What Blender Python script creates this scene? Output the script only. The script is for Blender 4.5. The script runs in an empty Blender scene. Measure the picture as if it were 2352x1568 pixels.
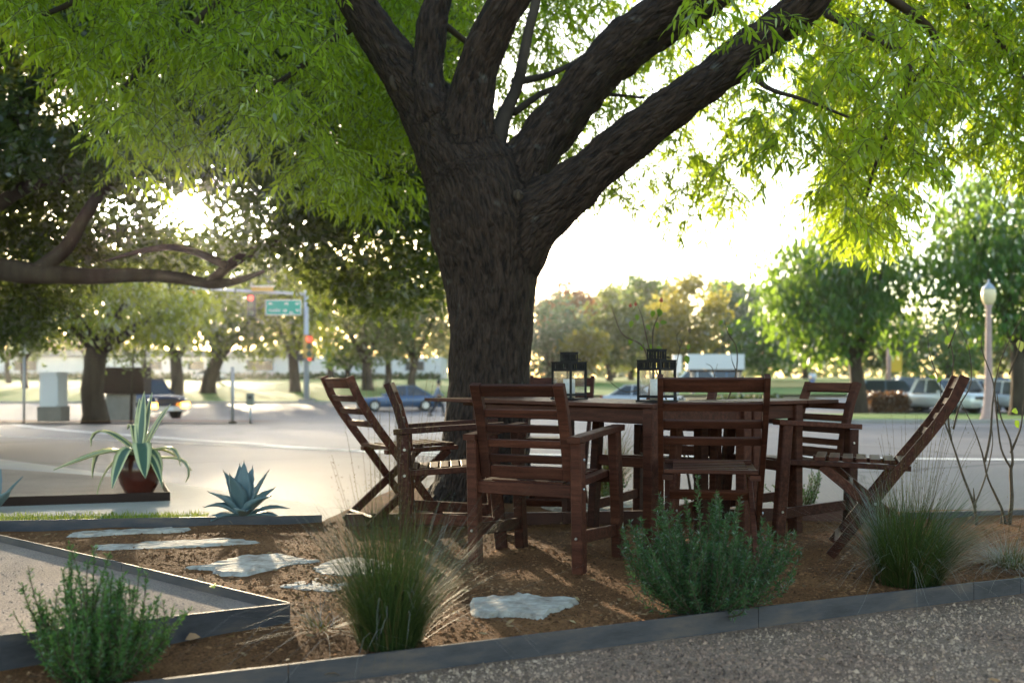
import bpy, bmesh, math, random
import numpy as np
from mathutils import Vector, Matrix
R = math.radians
scene = bpy.context.scene
col = scene.collection
random.seed(7); rng = np.random.default_rng(7)

# ------------------------------------------------------------------ camera, sky, sun, exposure
CAMH, F, CX, CY = 0.86, 2287.0, 1176.0, 868.0
cam_d = bpy.data.cameras.new('camera'); cam = bpy.data.objects.new('camera', cam_d); col.objects.link(cam)
cam.location = (0, 0, CAMH); cam.rotation_euler = (R(90), 0, 0)
cam_d.lens = 35; cam_d.sensor_width = 36; cam_d.shift_y = 0.0357; cam_d.clip_end = 5000; cam_d.clip_start = 0.05
cam_d.dof.use_dof = True; cam_d.dof.focus_distance = 4.7; cam_d.dof.aperture_fstop = 2.2
scene.camera = cam
SUN_AZ, SUN_EL = R(-18.1), R(9.2)          # azimuth from +Y towards +X
sdir = Vector((math.sin(SUN_AZ)*math.cos(SUN_EL), math.cos(SUN_AZ)*math.cos(SUN_EL), math.sin(SUN_EL)))
w = bpy.data.worlds.new('World'); scene.world = w; w.use_nodes = True
nt = w.node_tree; nt.nodes.clear()
out = nt.nodes.new('ShaderNodeOutputWorld'); bg = nt.nodes.new('ShaderNodeBackground')
sky = nt.nodes.new('ShaderNodeTexSky'); sky.sky_type = 'NISHITA'; sky.sun_disc = False
sky.sun_elevation = SUN_EL; sky.sun_rotation = SUN_AZ; sky.air_density = 1.0; sky.dust_density = 1.0; sky.ozone_density = 1.0
bg.inputs['Strength'].default_value = 0.15
# sun glow added to the sky: a tight and a broad lobe round the low sun
tc = nt.nodes.new('ShaderNodeTexCoord'); dot = nt.nodes.new('ShaderNodeVectorMath'); dot.operation = 'DOT_PRODUCT'
dot.inputs[1].default_value = sdir
mx = nt.nodes.new('ShaderNodeMath'); mx.operation = 'MAXIMUM'; mx.inputs[1].default_value = 0
p1 = nt.nodes.new('ShaderNodeMath'); p1.operation = 'POWER'; p1.inputs[1].default_value = 420
m1 = nt.nodes.new('ShaderNodeMath'); m1.operation = 'MULTIPLY'; m1.inputs[1].default_value = 260
p2 = nt.nodes.new('ShaderNodeMath'); p2.operation = 'POWER'; p2.inputs[1].default_value = 9
m2 = nt.nodes.new('ShaderNodeMath'); m2.operation = 'MULTIPLY'; m2.inputs[1].default_value = 3.2
ad = nt.nodes.new('ShaderNodeMath'); ad.operation = 'ADD'
sc_ = nt.nodes.new('ShaderNodeVectorMath'); sc_.operation = 'SCALE'; sc_.inputs[0].default_value = (1.0, 0.97, 0.92)
va = nt.nodes.new('ShaderNodeVectorMath'); va.operation = 'ADD'
L = nt.links.new
L(tc.outputs['Generated'], dot.inputs[0]); L(dot.outputs['Value'], mx.inputs[0])
L(mx.outputs[0], p1.inputs[0]); L(p1.outputs[0], m1.inputs[0]); L(mx.outputs[0], p2.inputs[0]); L(p2.outputs[0], m2.inputs[0])
L(m1.outputs[0], ad.inputs[0]); L(m2.outputs[0], ad.inputs[1]); L(ad.outputs[0], sc_.inputs['Scale'])
L(sky.outputs[0], va.inputs[0]); L(sc_.outputs[0], va.inputs[1]); L(va.outputs[0], bg.inputs['Color']); L(bg.outputs[0], out.inputs['Surface'])
sun_d = bpy.data.lights.new('sun', 'SUN'); sun_d.energy = 3.3; sun_d.angle = R(1.0); sun_d.color = (1.0, 0.80, 0.52)
sun = bpy.data.objects.new('sun', sun_d); col.objects.link(sun); sun.rotation_euler = sdir.to_track_quat('Z', 'Y').to_euler(); sun.location = (-10, 30, 20)
vs = scene.view_settings; vs.view_transform = 'Standard'; vs.look = 'None'; vs.gamma = 1; vs.use_curve_mapping = False
vs.exposure = 2.22
scene.render.engine = 'CYCLES'
cy = scene.cycles; cy.use_denoising = True; cy.max_bounces = 7; cy.diffuse_bounces = 3; cy.glossy_bounces = 2; cy.transmission_bounces = 6; cy.transparent_max_bounces = 8
cy.sample_clamp_indirect = 6; cy.volume_bounces = 0; cy.caustics_reflective = False; cy.caustics_refractive = False
HAZE = True

# ------------------------------------------------------------------ helpers
def P(px, py, d):                     # a photo point (2352 px wide) at distance d -> world
    return Vector(((px-CX)/F*d, d, CAMH-(py-CY)/F*d))
GK = [(-30,-.05),(6,-.06),(9,-.06),(15,-.14),(22,-.32),(30,-.5),(40,-.8),(50,-1.05),(57,-1.0),(66,-.8),(80,-.35),(110,.2),(140,.58),(200,.9),(400,1.0),(4000,1.0)]
GX = [k[0] for k in GK]; GZ = [k[1] for k in GK]
def g(y): return float(np.interp(y, GX, GZ))
def G(px, d, dz=0): return Vector(((px-CX)/F*d, d, g(d)+dz))
def link(o, parent=None):
    col.objects.link(o)
    if parent is not None: o.parent = parent
    return o
def tag(o, label=None, cat=None, group=None, kind=None):
    if label: o['label'] = label
    if cat: o['category'] = cat
    if group: o['group'] = group
    if kind: o['kind'] = kind
    return o
def thing(name, label, cat, loc=(0,0,0), rz=0.0, group=None):
    o = bpy.data.objects.new(name, None); o.empty_display_size = .1; col.objects.link(o)
    o.location = loc; o.rotation_euler = (0, 0, rz)
    return tag(o, label, cat, group)
def np_mesh(name, V, faces, mat=None, smooth=False):
    """V: (n,3); faces: list of int arrays, each (m,k)"""
    me = bpy.data.meshes.new(name); V = np.asarray(V, np.float32)
    me.vertices.add(len(V)); me.vertices.foreach_set('co', V.ravel())
    idx = np.concatenate([np.asarray(f, np.int32).ravel() for f in faces])
    tot = np.concatenate([np.full(len(f), np.asarray(f).shape[1], np.int32) for f in faces])
    me.loops.add(len(idx)); me.loops.foreach_set('vertex_index', idx)
    st = np.concatenate([[0], np.cumsum(tot)[:-1]]).astype(np.int32)
    me.polygons.add(len(tot)); me.polygons.foreach_set('loop_start', st)
    if smooth: me.polygons.foreach_set('use_smooth', np.ones(len(tot), bool))
    me.update(calc_edges=True); me.validate()
    if mat: me.materials.append(mat)
    return me
class MB:
    def __init__(s): s.v = []; s.f = []
    def add(s, V, faces):
        o = len(s.v); s.v += [tuple(p) for p in V]; s.f += [tuple(i+o for i in f) for f in faces]; return s
    def box(s, c, sz, rz=0.0, M=None):
        x, y, z = (q/2 for q in sz); V = [Vector((a*x, b*y, e*z)) for e in (-1,1) for b in (-1,1) for a in (-1,1)]
        m = M if M is not None else (Matrix.Translation(c) @ Matrix.Rotation(rz, 4, 'Z'))
        return s.add([m @ p for p in V], [(0,2,3,1),(4,5,7,6),(0,1,5,4),(2,6,7,3),(0,4,6,2),(1,3,7,5)])
    def bar(s, p0, p1, wd, th, up=(0,0,1), ch=.12):
        p0 = Vector(p0); p1 = Vector(p1); d = (p1-p0); up = Vector(up)
        return s.sweep([p0, p1], wd, th, d.cross(up).normalized() if d.cross(up).length > 1e-6 else Vector((1,0,0)), ch)
    def sweep(s, pts, wd, th, side=(1,0,0), ch=.12):
        pts = [Vector(p) for p in pts]; side = Vector(side).normalized(); c = ch*min(wd, th); a, b = wd/2, th/2
        prof = [(-a+c,-b),(a-c,-b),(a,-b+c),(a,b-c),(a-c,b),(-a+c,b),(-a,b-c),(-a,-b+c)]
        V = []; n = len(pts)
        for i, p in enumerate(pts):
            t = (pts[min(i+1,n-1)]-pts[max(i-1,0)]).normalized(); nn = t.cross(side).normalized()
            V += [p+side*x+nn*y for x, y in prof]
        Fc = [tuple(reversed(range(8))), tuple(range((n-1)*8, n*8))]
        for i in range(n-1):
            for j in range(8):
                k = (j+1) % 8; Fc.append((i*8+j, i*8+k, (i+1)*8+k, (i+1)*8+j))
        return s.add(V, Fc)
    def tube(s, pts, rad, n=8, cap=True, noise=0.0):
        V, Fc = tube(pts, rad, n, cap, noise); return s.add(V, Fc)
    def lathe(s, prof, n=16, c=(0,0,0)):
        c = Vector(c); V = []; m = len(prof)
        for r, z in prof:
            V += [c+Vector((r*math.cos(2*math.pi*k/n), r*math.sin(2*math.pi*k/n), z)) for k in range(n)]
        Fc = [(i*n+k, i*n+(k+1)%n, (i+1)*n+(k+1)%n, (i+1)*n+k) for i in range(m-1) for k in range(n)]
        Fc += [tuple(reversed(range(n))), tuple(range((m-1)*n, m*n))]
        return s.add(V, Fc)
    def mesh(s, name, mat=None, smooth=False):
        me = bpy.data.meshes.new(name); me.from_pydata(s.v, [], s.f); me.update()
        if smooth: me.polygons.foreach_set('use_smooth', [True]*len(me.polygons))
        if mat: me.materials.append(mat)
        return me
    def obj(s, name, mat, parent=None, smooth=False):
        return link(bpy.data.objects.new(name, s.mesh(name, mat, smooth)), parent)
def tube(pts, rad, n=8, cap=True, noise=0.0):
    pts = [Vector(p) for p in pts]; m = len(pts)
    if not hasattr(rad, '__len__'): rad = [rad]*m
    V = []; ref = None
    for i, p in enumerate(pts):
        t = (pts[min(i+1,m-1)]-pts[max(i-1,0)]).normalized()
        if ref is None: ref = t.orthogonal().normalized()
        ref = (ref - t*ref.dot(t)); ref = ref.normalized() if ref.length > 1e-6 else t.orthogonal().normalized()
        b = t.cross(ref)
        for k in range(n):
            a = 2*math.pi*k/n; r = rad[i]*(1+(random.uniform(-noise, noise) if noise else 0))
            V.append(p+(ref*math.cos(a)+b*math.sin(a))*r)
    Fc = [(i*n+k, i*n+(k+1)%n, (i+1)*n+(k+1)%n, (i+1)*n+k) for i in range(m-1) for k in range(n)]
    if cap: Fc += [tuple(reversed(range(n))), tuple(range((m-1)*n, m*n))]
    return V, Fc
def smooth_path(pts, k=4):                 # Catmull-Rom through points that may carry a radius as last item
    pts = [np.array(p, float) for p in pts]; o = []
    for i in range(len(pts)-1):
        a, b, c, d = pts[max(i-1,0)], pts[i], pts[i+1], pts[min(i+2,len(pts)-1)]
        for j in range(k):
            t = j/k; o.append(.5*((2*b)+(c-a)*t+(2*a-5*b+4*c-d)*t*t+(3*b-a-3*c+d)*t**3))
    o.append(pts[-1]); return o
def unit(A): return A/np.maximum(np.linalg.norm(A, axis=-1, keepdims=True), 1e-9)
def leaves_geo(Pn, D, N, Ln, Wd, bend=.12):
    """six-vertex pointed leaves, folded on the midrib and drooping at the tip"""
    D = unit(D); S = unit(np.cross(D, N)); N = np.cross(S, D); Ln = Ln[:,None]; Wd = Wd[:,None]; n = len(Pn)
    dn = np.array([0,0,-1.0])
    b = Pn; l1 = Pn+D*Ln*.3-S*Wd*.5+N*Wd*.12; r1 = Pn+D*Ln*.3+S*Wd*.5+N*Wd*.12
    l2 = Pn+D*Ln*.66-S*Wd*.4+N*Wd*.1+dn*Ln*bend*.4; r2 = Pn+D*Ln*.66+S*Wd*.4+N*Wd*.1+dn*Ln*bend*.4; t = Pn+D*Ln+dn*Ln*bend
    V = np.stack([b,l1,r1,l2,r2,t], 1).reshape(-1, 3); o = (np.arange(n)*6)[:,None]
    return V, [o+np.array([[0,2,1]]), o+np.array([[1,2,4,3]]), o+np.array([[3,4,5]])]
def diamonds_geo(Pn, D, N, Ln, Wd):
    D = unit(D); S = unit(np.cross(D, N)); Ln = Ln[:,None]; Wd = Wd[:,None]; n = len(Pn)
    V = np.stack([Pn, Pn+D*Ln*.45-S*Wd*.5, Pn+D*Ln, Pn+D*Ln*.45+S*Wd*.5], 1).reshape(-1, 3); o = (np.arange(n)*4)[:,None]
    return V, [o+np.array([[0,3,2,1]])]
def rdir(n): return unit(rng.normal(size=(n,3)))

# ------------------------------------------------------------------ materials
def base_mat(name):
    m = bpy.data.materials.new(name); m.use_nodes = True; nt = m.node_tree
    return m, nt, nt.nodes['Principled BSDF']
def N(nt, t, **kw):
    n = nt.nodes.new(t)
    for k, v in kw.items(): setattr(n, k, v)
    return n
def plain(name, c, rough=.6, metal=0.0, emit=None, es=0, spec=.5):
    m, nt, b = base_mat(name); b.inputs['Base Color'].default_value = (*c, 1); b.inputs['Roughness'].default_value = rough
    b.inputs['Metallic'].default_value = metal; b.inputs['Specular IOR Level'].default_value = spec
    if emit: b.inputs['Emission Color'].default_value = (*emit, 1); b.inputs['Emission Strength'].default_value = es
    return m
def varied(name, cols, scale=6.0, rough=.7, stretch=(1,1,1), bump=0.0, bscale=40.0, coord='Object', island=0.0, objrand=0.0, detail=6, spec=.3, bdist=.01, fine=0.0):
    """noise-driven ramp between several real colours, optional bump and per-piece value change"""
    m, nt, b = base_mat(name); l = nt.links.new
    if coord == 'World': src = N(nt, 'ShaderNodeNewGeometry').outputs['Position']
    else: src = N(nt, 'ShaderNodeTexCoord').outputs['Object']
    mp = N(nt, 'ShaderNodeMapping'); mp.inputs['Scale'].default_value = stretch; l(src, mp.inputs['Vector'])
    no = N(nt, 'ShaderNodeTexNoise'); no.inputs['Scale'].default_value = scale; no.inputs['Detail'].default_value = detail; no.inputs['Roughness'].default_value = .65
    l(mp.outputs[0], no.inputs['Vector'])
    rp = N(nt, 'ShaderNodeValToRGB'); e = rp.color_ramp.elements; n = len(cols)
    for i, c in enumerate(cols):
        pos = .28+.44*i/max(n-1, 1)
        if i < 2: e[i].position = pos; e[i].color = (*c, 1)
        else: k = e.new(pos); k.color = (*c, 1)
    l(no.outputs['Fac'], rp.inputs['Fac']); cur = rp.outputs['Color']
    if fine:
        n2 = N(nt, 'ShaderNodeTexNoise'); n2.inputs['Scale'].default_value = bscale; n2.inputs['Detail'].default_value = 3; l(mp.outputs[0], n2.inputs['Vector'])
        mr = N(nt, 'ShaderNodeMapRange'); mr.inputs['From Min'].default_value = .3; mr.inputs['From Max'].default_value = .7
        mr.inputs['To Min'].default_value = 1-fine; mr.inputs['To Max'].default_value = 1+fine; l(n2.outputs['Fac'], mr.inputs['Value'])
        sc = N(nt, 'ShaderNodeVectorMath', operation='SCALE'); l(cur, sc.inputs[0]); l(mr.outputs[0], sc.inputs['Scale']); cur = sc.outputs[0]
    for amt, node, o in ((island, 'ShaderNodeNewGeometry', 'Random Per Island'), (objrand, 'ShaderNodeObjectInfo', 'Random')):
        if amt:
            gi = N(nt, node); mr = N(nt, 'ShaderNodeMapRange'); mr.inputs['To Min'].default_value = 1-amt; mr.inputs['To Max'].default_value = 1+amt
            l(gi.outputs[o], mr.inputs['Value']); sc = N(nt, 'ShaderNodeVectorMath', operation='SCALE'); l(cur, sc.inputs[0]); l(mr.outputs[0], sc.inputs['Scale']); cur = sc.outputs[0]
    l(cur, b.inputs['Base Color']); b.inputs['Roughness'].default_value = rough; b.inputs['Specular IOR Level'].default_value = spec
    if bump:
        bn = N(nt, 'ShaderNodeTexNoise'); bn.inputs['Scale'].default_value = bscale; bn.inputs['Detail'].default_value = 5; l(mp.outputs[0], bn.inputs['Vector'])
        bp = N(nt, 'ShaderNodeBump'); bp.inputs['Strength'].default_value = bump; bp.inputs['Distance'].default_value = bdist
        l(bn.outputs['Fac'], bp.inputs['Height']); l(bp.outputs[0], b.inputs['Normal'])
    return m
def leaf_mat(name, a, b_, trans, tw=.5, rough=.45, gloss=.25):
    """leaf: diffuse + translucent + a little sheen; colour differs leaf by leaf"""
    m = bpy.data.materials.new(name); m.use_nodes = True; nt = m.node_tree; nt.nodes.clear(); l = nt.links.new
    gi = N(nt, 'ShaderNodeNewGeometry'); rp = N(nt, 'ShaderNodeMix', data_type='RGBA')
    rp.inputs[6].default_value = (*a, 1); rp.inputs[7].default_value = (*b_, 1); l(gi.outputs['Random Per Island'], rp.inputs[0])
    df = N(nt, 'ShaderNodeBsdfDiffuse'); l(rp.outputs[2], df.inputs['Color'])
    tr = N(nt, 'ShaderNodeBsdfTranslucent'); t2 = N(nt, 'ShaderNodeMix', data_type='RGBA', blend_type='MULTIPLY'); t2.inputs[0].default_value = 1
    sc = N(nt, 'ShaderNodeMapRange'); sc.inputs['To Min'].default_value = .7; sc.inputs['To Max'].default_value = 1.25; l(gi.outputs['Random Per Island'], sc.inputs['Value'])
    t2.inputs[6].default_value = (*trans, 1); l(sc.outputs[0], t2.inputs[7]); l(t2.outputs[2], tr.inputs['Color'])
    m1 = N(nt, 'ShaderNodeMixShader'); m1.inputs[0].default_value = tw; l(df.outputs[0], m1.inputs[1]); l(tr.outputs[0], m1.inputs[2])
    gl = N(nt, 'ShaderNodeBsdfGlossy'); gl.inputs['Roughness'].default_value = rough; gl.inputs['Color'].default_value = (1,1,1,1)
    fr = N(nt, 'ShaderNodeFresnel'); fr.inputs['IOR'].default_value = 1.4
    mu = N(nt, 'ShaderNodeMath', operation='MULTIPLY'); mu.inputs[1].default_value = gloss; l(fr.outputs[0], mu.inputs[0])
    m2 = N(nt, 'ShaderNodeMixShader'); l(mu.outputs[0], m2.inputs[0]); l(m1.outputs[0], m2.inputs[1]); l(gl.outputs[0], m2.inputs[2])
    o = N(nt, 'ShaderNodeOutputMaterial'); l(m2.outputs[0], o.inputs['Surface'])
    return m
M = {}
M['wood'] = varied('stained_wood', [(.026,.0080,.0046),(.056,.0175,.0095),(.098,.034,.0185)], 3.0, .55, (1,14,14), .25, 60, objrand=.38, spec=.14, bdist=.003, fine=.32)
M['bolt'] = plain('galvanised_bolt', (.5,.5,.5), .35, 1.0)
M['black_metal'] = varied('black_lantern_metal', [(.010,.009,.009),(.018,.016,.015)], 8, .6, spec=.15)
M['candle'] = plain('candle_wax', (.75,.73,.68), .5)
M['soil'] = varied('mulch_soil', [(.070,.029,.011),(.145,.063,.024),(.22,.105,.042)], 2.2, .95, coord='World', bump=.9, bscale=120, bdist=.010, fine=.5, spec=.1)
M['chip'] = varied('mulch_chip', [(.07,.032,.014),(.19,.088,.036),(.31,.18,.095)], 1.5, .95, coord='World', island=.6, spec=.1)
M['gravel'] = varied('gravel_bed', [(.19,.115,.075),(.29,.19,.125)], 1.6, .9, coord='World', bump=.8, bscale=90, bdist=.015, fine=.4, spec=.2)
M['pebble'] = varied('pebble_mix', [(.13,.072,.044),(.32,.19,.118),(.55,.39,.25)], 1.2, .7, coord='World', island=.65, spec=.35)
M['granite'] = varied('decomposed_granite', [(.20,.145,.11),(.30,.225,.175)], 1.8, .92, coord='World', bump=.7, bscale=120, bdist=.008, fine=.35, spec=.2)
M['concrete'] = varied('concrete_walk', [(.28,.25,.21),(.40,.36,.31)], 1.4, .8, coord='World', bump=.25, bscale=90, bdist=.004, fine=.12)
M['asphalt'] = varied('worn_asphalt', [(.075,.072,.078),(.125,.118,.122)], .35, .7, coord='World', bump=.35, bscale=60, bdist=.006, fine=.15, spec=.3)
def cracks(m):
    nt = m.node_tree; l = nt.links.new; b = nt.nodes['Principled BSDF']; src = b.inputs['Base Color'].links[0].from_socket
    gp = N(nt, 'ShaderNodeNewGeometry'); no = N(nt, 'ShaderNodeTexNoise'); no.inputs['Scale'].default_value = .6; l(gp.outputs['Position'], no.inputs['Vector'])
    ad = N(nt, 'ShaderNodeVectorMath', operation='MULTIPLY_ADD'); l(no.outputs['Color'], ad.inputs[0]); ad.inputs[1].default_value = (1.2,1.2,0); l(gp.outputs['Position'], ad.inputs[2])
    vo = N(nt, 'ShaderNodeTexVoronoi', feature='DISTANCE_TO_EDGE'); vo.inputs['Scale'].default_value = .22; l(ad.outputs[0], vo.inputs['Vector'])
    mr = N(nt, 'ShaderNodeMapRange'); mr.inputs['From Max'].default_value = .012; mr.inputs['To Min'].default_value = .35; l(vo.outputs['Distance'], mr.inputs['Value'])
    v2 = N(nt, 'ShaderNodeTexVoronoi'); v2.inputs['Scale'].default_value = .09; l(ad.outputs[0], v2.inputs['Vector']); sp = N(nt, 'ShaderNodeSeparateColor'); l(v2.outputs['Color'], sp.inputs[0])
    m2 = N(nt, 'ShaderNodeMapRange'); m2.inputs['To Min'].default_value = .72; m2.inputs['To Max'].default_value = 1.2; l(sp.outputs[0], m2.inputs['Value'])
    mu = N(nt, 'ShaderNodeMath', operation='MULTIPLY'); l(mr.outputs[0], mu.inputs[0]); l(m2.outputs[0], mu.inputs[1])
    sc = N(nt, 'ShaderNodeVectorMath', operation='SCALE'); l(src, sc.inputs[0]); l(mu.outputs[0], sc.inputs['Scale']); l(sc.outputs[0], b.inputs['Base Color'])
cracks(M['asphalt'])
M['lawn'] = varied('lawn', [(.048,.112,.018),(.082,.160,.028),(.125,.175,.038)], .35, .9, coord='World', fine=.25, bscale=8, spec=.1)
M['ground'] = varied('ground', [(.09,.075,.04),(.12,.11,.05)], .3, .95, coord='World', spec=.1)
M['steel'] = varied('dark_steel_edging', [(.022,.021,.024),(.050,.046,.050),(.105,.078,.062)], 4, .6, (1,1,4), .15, 50, coord='World', spec=.5)
M['rust'] = varied('rusty_edging', [(.055,.022,.014),(.10,.042,.026)], 6, .7, coord='World')
M['stone'] = varied('limestone', [(.16,.095,.05),(.33,.28,.225),(.42,.37,.30),(.50,.45,.37)], 11, .85, coord='World', bump=.6, bscale=30, bdist=.012, fine=.2)
M['bark'] = None
M['bark_far'] = varied('far_bark', [(.035,.025,.019),(.085,.065,.05)], 4, .9, (1,1,.2), spec=.1)
M['leaf'] = leaf_mat('willow_oak_leaf', (.038,.092,.012), (.125,.185,.024), (.52,.68,.03), .62, .45, .12)
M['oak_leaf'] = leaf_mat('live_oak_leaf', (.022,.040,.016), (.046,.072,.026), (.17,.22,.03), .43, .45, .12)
M['rosemary'] = leaf_mat('rosemary_needle', (.028,.070,.024), (.062,.120,.042), (.12,.22,.06), .3, .5, .15)
M['rosemary_light'] = leaf_mat('rosemary_needle_fresh', (.045,.105,.028), (.085,.175,.045), (.15,.30,.05), .35, .5, .15)
M['grass'] = leaf_mat('deer_grass', (.026,.048,.016), (.065,.090,.026), (.11,.15,.03), .35, .5, .12)
M['dry'] = leaf_mat('dry_grass', (.075,.055,.018), (.13,.095,.035), (.18,.13,.04), .35, .6, .2)
M['stem'] = varied('woody_stem', [(.05,.035,.02),(.10,.07,.045)], 20, .8)
M['rose_leaf'] = leaf_mat('rose_leaf', (.035,.075,.014), (.07,.13,.02), (.24,.38,.03), .45)
M['yellow_leaf'] = plain('yellow_leaf', (.45,.40,.05), .6)
M['brown_leaf'] = plain('brown_leaf', (.30,.16,.07), .7)
M['hip'] = plain('rose_hip', (.28,.05,.015), .4)
M['agave'] = varied('blue_agave', [(.085,.135,.145),(.14,.20,.20)], 4, .5, spec=.4)
M['spine'] = plain('agave_spine', (.06,.03,.02), .5)
M['pot'] = varied('glazed_pot', [(.045,.011,.007),(.105,.024,.014)], 3, .22, spec=.6)
M['white'] = plain('white_paint', (.75,.75,.74), .5)
M['cabinet'] = plain('cabinet_grey', (.70,.71,.71), .5)
M['conc_base'] = varied('concrete_base', [(.22,.19,.16),(.30,.27,.23)], 3, .9)
M['wallw'] = varied('white_wall', [(.62,.63,.64),(.72,.72,.72)], .3, .8)
M['brickpink'] = varied('pink_brick', [(.36,.20,.15),(.45,.27,.21)], .6, .85)
M['roof'] = plain('grey_roof', (.16,.17,.19), .7)
M['glassdark'] = plain('dark_window', (.03,.04,.05), .1)
M['pole'] = plain('galvanised_pole', (.36,.40,.44), .45, .3)
M['green_sign'] = plain('green_sign', (.0,.30,.20), .45)
M['signal'] = plain('signal_housing', (.42,.24,.035), .5)
M['black'] = plain('black_plastic', (.015,.015,.016), .5)
M['redlamp'] = plain('red_lamp', (.5,.02,.01), .4, emit=(1,.06,.03), es=.55)
M['offlamp'] = plain('dark_lens', (.03,.05,.03), .2)
M['brownsign'] = plain('dark_brown_panel', (.030,.015,.010), .7, spec=.2)
M['lamp_pole'] = varied('pink_concrete_pole', [(.40,.27,.24),(.48,.34,.30)], 6, .8)
M['lamp_glass'] = plain('frosted_sunlit_globe', (.80,.66,.38), .3)  # the globe's colour includes the warm tint of sun falling on it
M['tyre'] = plain('tyre', (.015,.015,.015), .8)
M['rim'] = plain('alloy_rim', (.45,.46,.48), .3, .8)
M['headlight'] = plain('headlight', (.8,.8,.78), .1)
M['orange_lit'] = plain('lit_turn_signal', (.8,.3,.05), .3, emit=(1,.30,.03), es=7)
M['white_lit'] = plain('lit_headlight', (.8,.8,.75), .3, emit=(1,.93,.75), es=2.2)
M['tail'] = plain('tail_light', (.35,.02,.015), .2)
M['hedge'] = leaf_mat('hedge_leaf', (.035,.060,.015), (.06,.09,.025), (.12,.16,.03), .35)
M['hedge_brown'] = leaf_mat('brown_hedge_leaf', (.10,.05,.025), (.15,.08,.04), (.2,.1,.04), .3)
M['skin'] = plain('skin', (.30,.18,.13), .5)
M['hair'] = plain('dark_hair', (.02,.015,.012), .6)
M['shirt'] = plain('grey_blue_shirt', (.20,.23,.30), .8)
M['trousers'] = plain('dark_trousers', (.03,.03,.035), .8)
M['wshirt'] = plain('white_blue_shirt', (.62,.66,.80), .8)
M['bshorts'] = plain('blue_shorts', (.15,.20,.40), .8)
def lantern_glass():
    m, nt, b = base_mat('lantern_glass'); l = nt.links.new
    tr = N(nt, 'ShaderNodeBsdfTransparent'); gl = N(nt, 'ShaderNodeBsdfGlossy'); gl.inputs['Roughness'].default_value = .08
    df = N(nt, 'ShaderNodeBsdfDiffuse'); df.inputs['Color'].default_value = (.75,.75,.72,1)
    no = N(nt, 'ShaderNodeTexNoise'); no.inputs['Scale'].default_value = 28; no.inputs['Detail'].default_value = 4
    tcn = N(nt, 'ShaderNodeTexCoord'); l(tcn.outputs['Object'], no.inputs['Vector'])
    mr = N(nt, 'ShaderNodeMapRange'); mr.inputs['From Min'].default_value = .42; mr.inputs['From Max'].default_value = .8; mr.inputs['To Min'].default_value = .0; mr.inputs['To Max'].default_value = .12
    l(no.outputs['Fac'], mr.inputs['Value'])
    a = N(nt, 'ShaderNodeMixShader'); l(mr.outputs[0], a.inputs[0]); l(tr.outputs[0], a.inputs[1]); l(df.outputs[0], a.inputs[2])
    f = N(nt, 'ShaderNodeFresnel'); fm = N(nt, 'ShaderNodeMath', operation='MULTIPLY'); fm.inputs[1].default_value = .4; l(f.outputs[0], fm.inputs[0]); c = N(nt, 'ShaderNodeMixShader'); l(fm.outputs[0], c.inputs[0]); l(a.outputs[0], c.inputs[1]); l(gl.outputs[0], c.inputs[2])
    l(c.outputs[0], nt.nodes['Material Output'].inputs['Surface']); return m
M['lglass'] = lantern_glass()
def bark():
    m, nt, b = base_mat('ridged_bark'); l = nt.links.new
    tcn = N(nt, 'ShaderNodeTexCoord'); mp = N(nt, 'ShaderNodeMapping'); mp.inputs['Scale'].default_value = (1,1,.25); la = N(nt, 'ShaderNodeAttribute', attribute_name='limb'); l(la.outputs['Vector'], mp.inputs['Vector'])
    n1 = N(nt, 'ShaderNodeTexNoise'); n1.inputs['Scale'].default_value = 38; n1.inputs['Detail'].default_value = 6; n1.inputs['Distortion'].default_value = .6; l(mp.outputs[0], n1.inputs['Vector'])
    vo = N(nt, 'ShaderNodeTexVoronoi', feature='DISTANCE_TO_EDGE'); vo.inputs['Scale'].default_value = 30; l(mp.outputs[0], vo.inputs['Vector'])
    n2 = N(nt, 'ShaderNodeTexNoise'); n2.inputs['Scale'].default_value = 7; n2.inputs['Detail'].default_value = 8; l(tcn.outputs['Object'], n2.inputs['Vector'])
    rp = N(nt, 'ShaderNodeValToRGB'); e = rp.color_ramp.elements
    e[0].position = .32; e[0].color = (.010,.006,.0045,1); e[1].position = .70; e[1].color = (.058,.036,.025,1); l(n1.outputs['Fac'], rp.inputs['Fac'])
    lich = N(nt, 'ShaderNodeValToRGB'); lich.color_ramp.elements[0].position = .64; lich.color_ramp.elements[1].position = .76; l(n2.outputs['Fac'], lich.inputs['Fac'])
    mxn = N(nt, 'ShaderNodeMix', data_type='RGBA'); l(lich.outputs['Color'], mxn.inputs[0]); l(rp.outputs['Color'], mxn.inputs[6]); mxn.inputs[7].default_value = (.10,.095,.082,1)
    l(mxn.outputs[2], b.inputs['Base Color']); b.inputs['Roughness'].default_value = .9; b.inputs['Specular IOR Level'].default_value = .25
    mm = N(nt, 'ShaderNodeMath', operation='MINIMUM'); l(vo.outputs['Distance'], mm.inputs[0]); mm.inputs[1].default_value = .25
    aa = N(nt, 'ShaderNodeMath', operation='MULTIPLY_ADD'); l(n1.outputs['Fac'], aa.inputs[0]); aa.inputs[1].default_value = .6; l(mm.outputs[0], aa.inputs[2])
    bp = N(nt, 'ShaderNodeBump'); bp.inputs['Strength'].default_value = 1.0; bp.inputs['Distance'].default_value = .05; l(aa.outputs[0], bp.inputs['Height']); l(bp.outputs[0], b.inputs['Normal'])
    return m
M['bark'] = bark()
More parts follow.
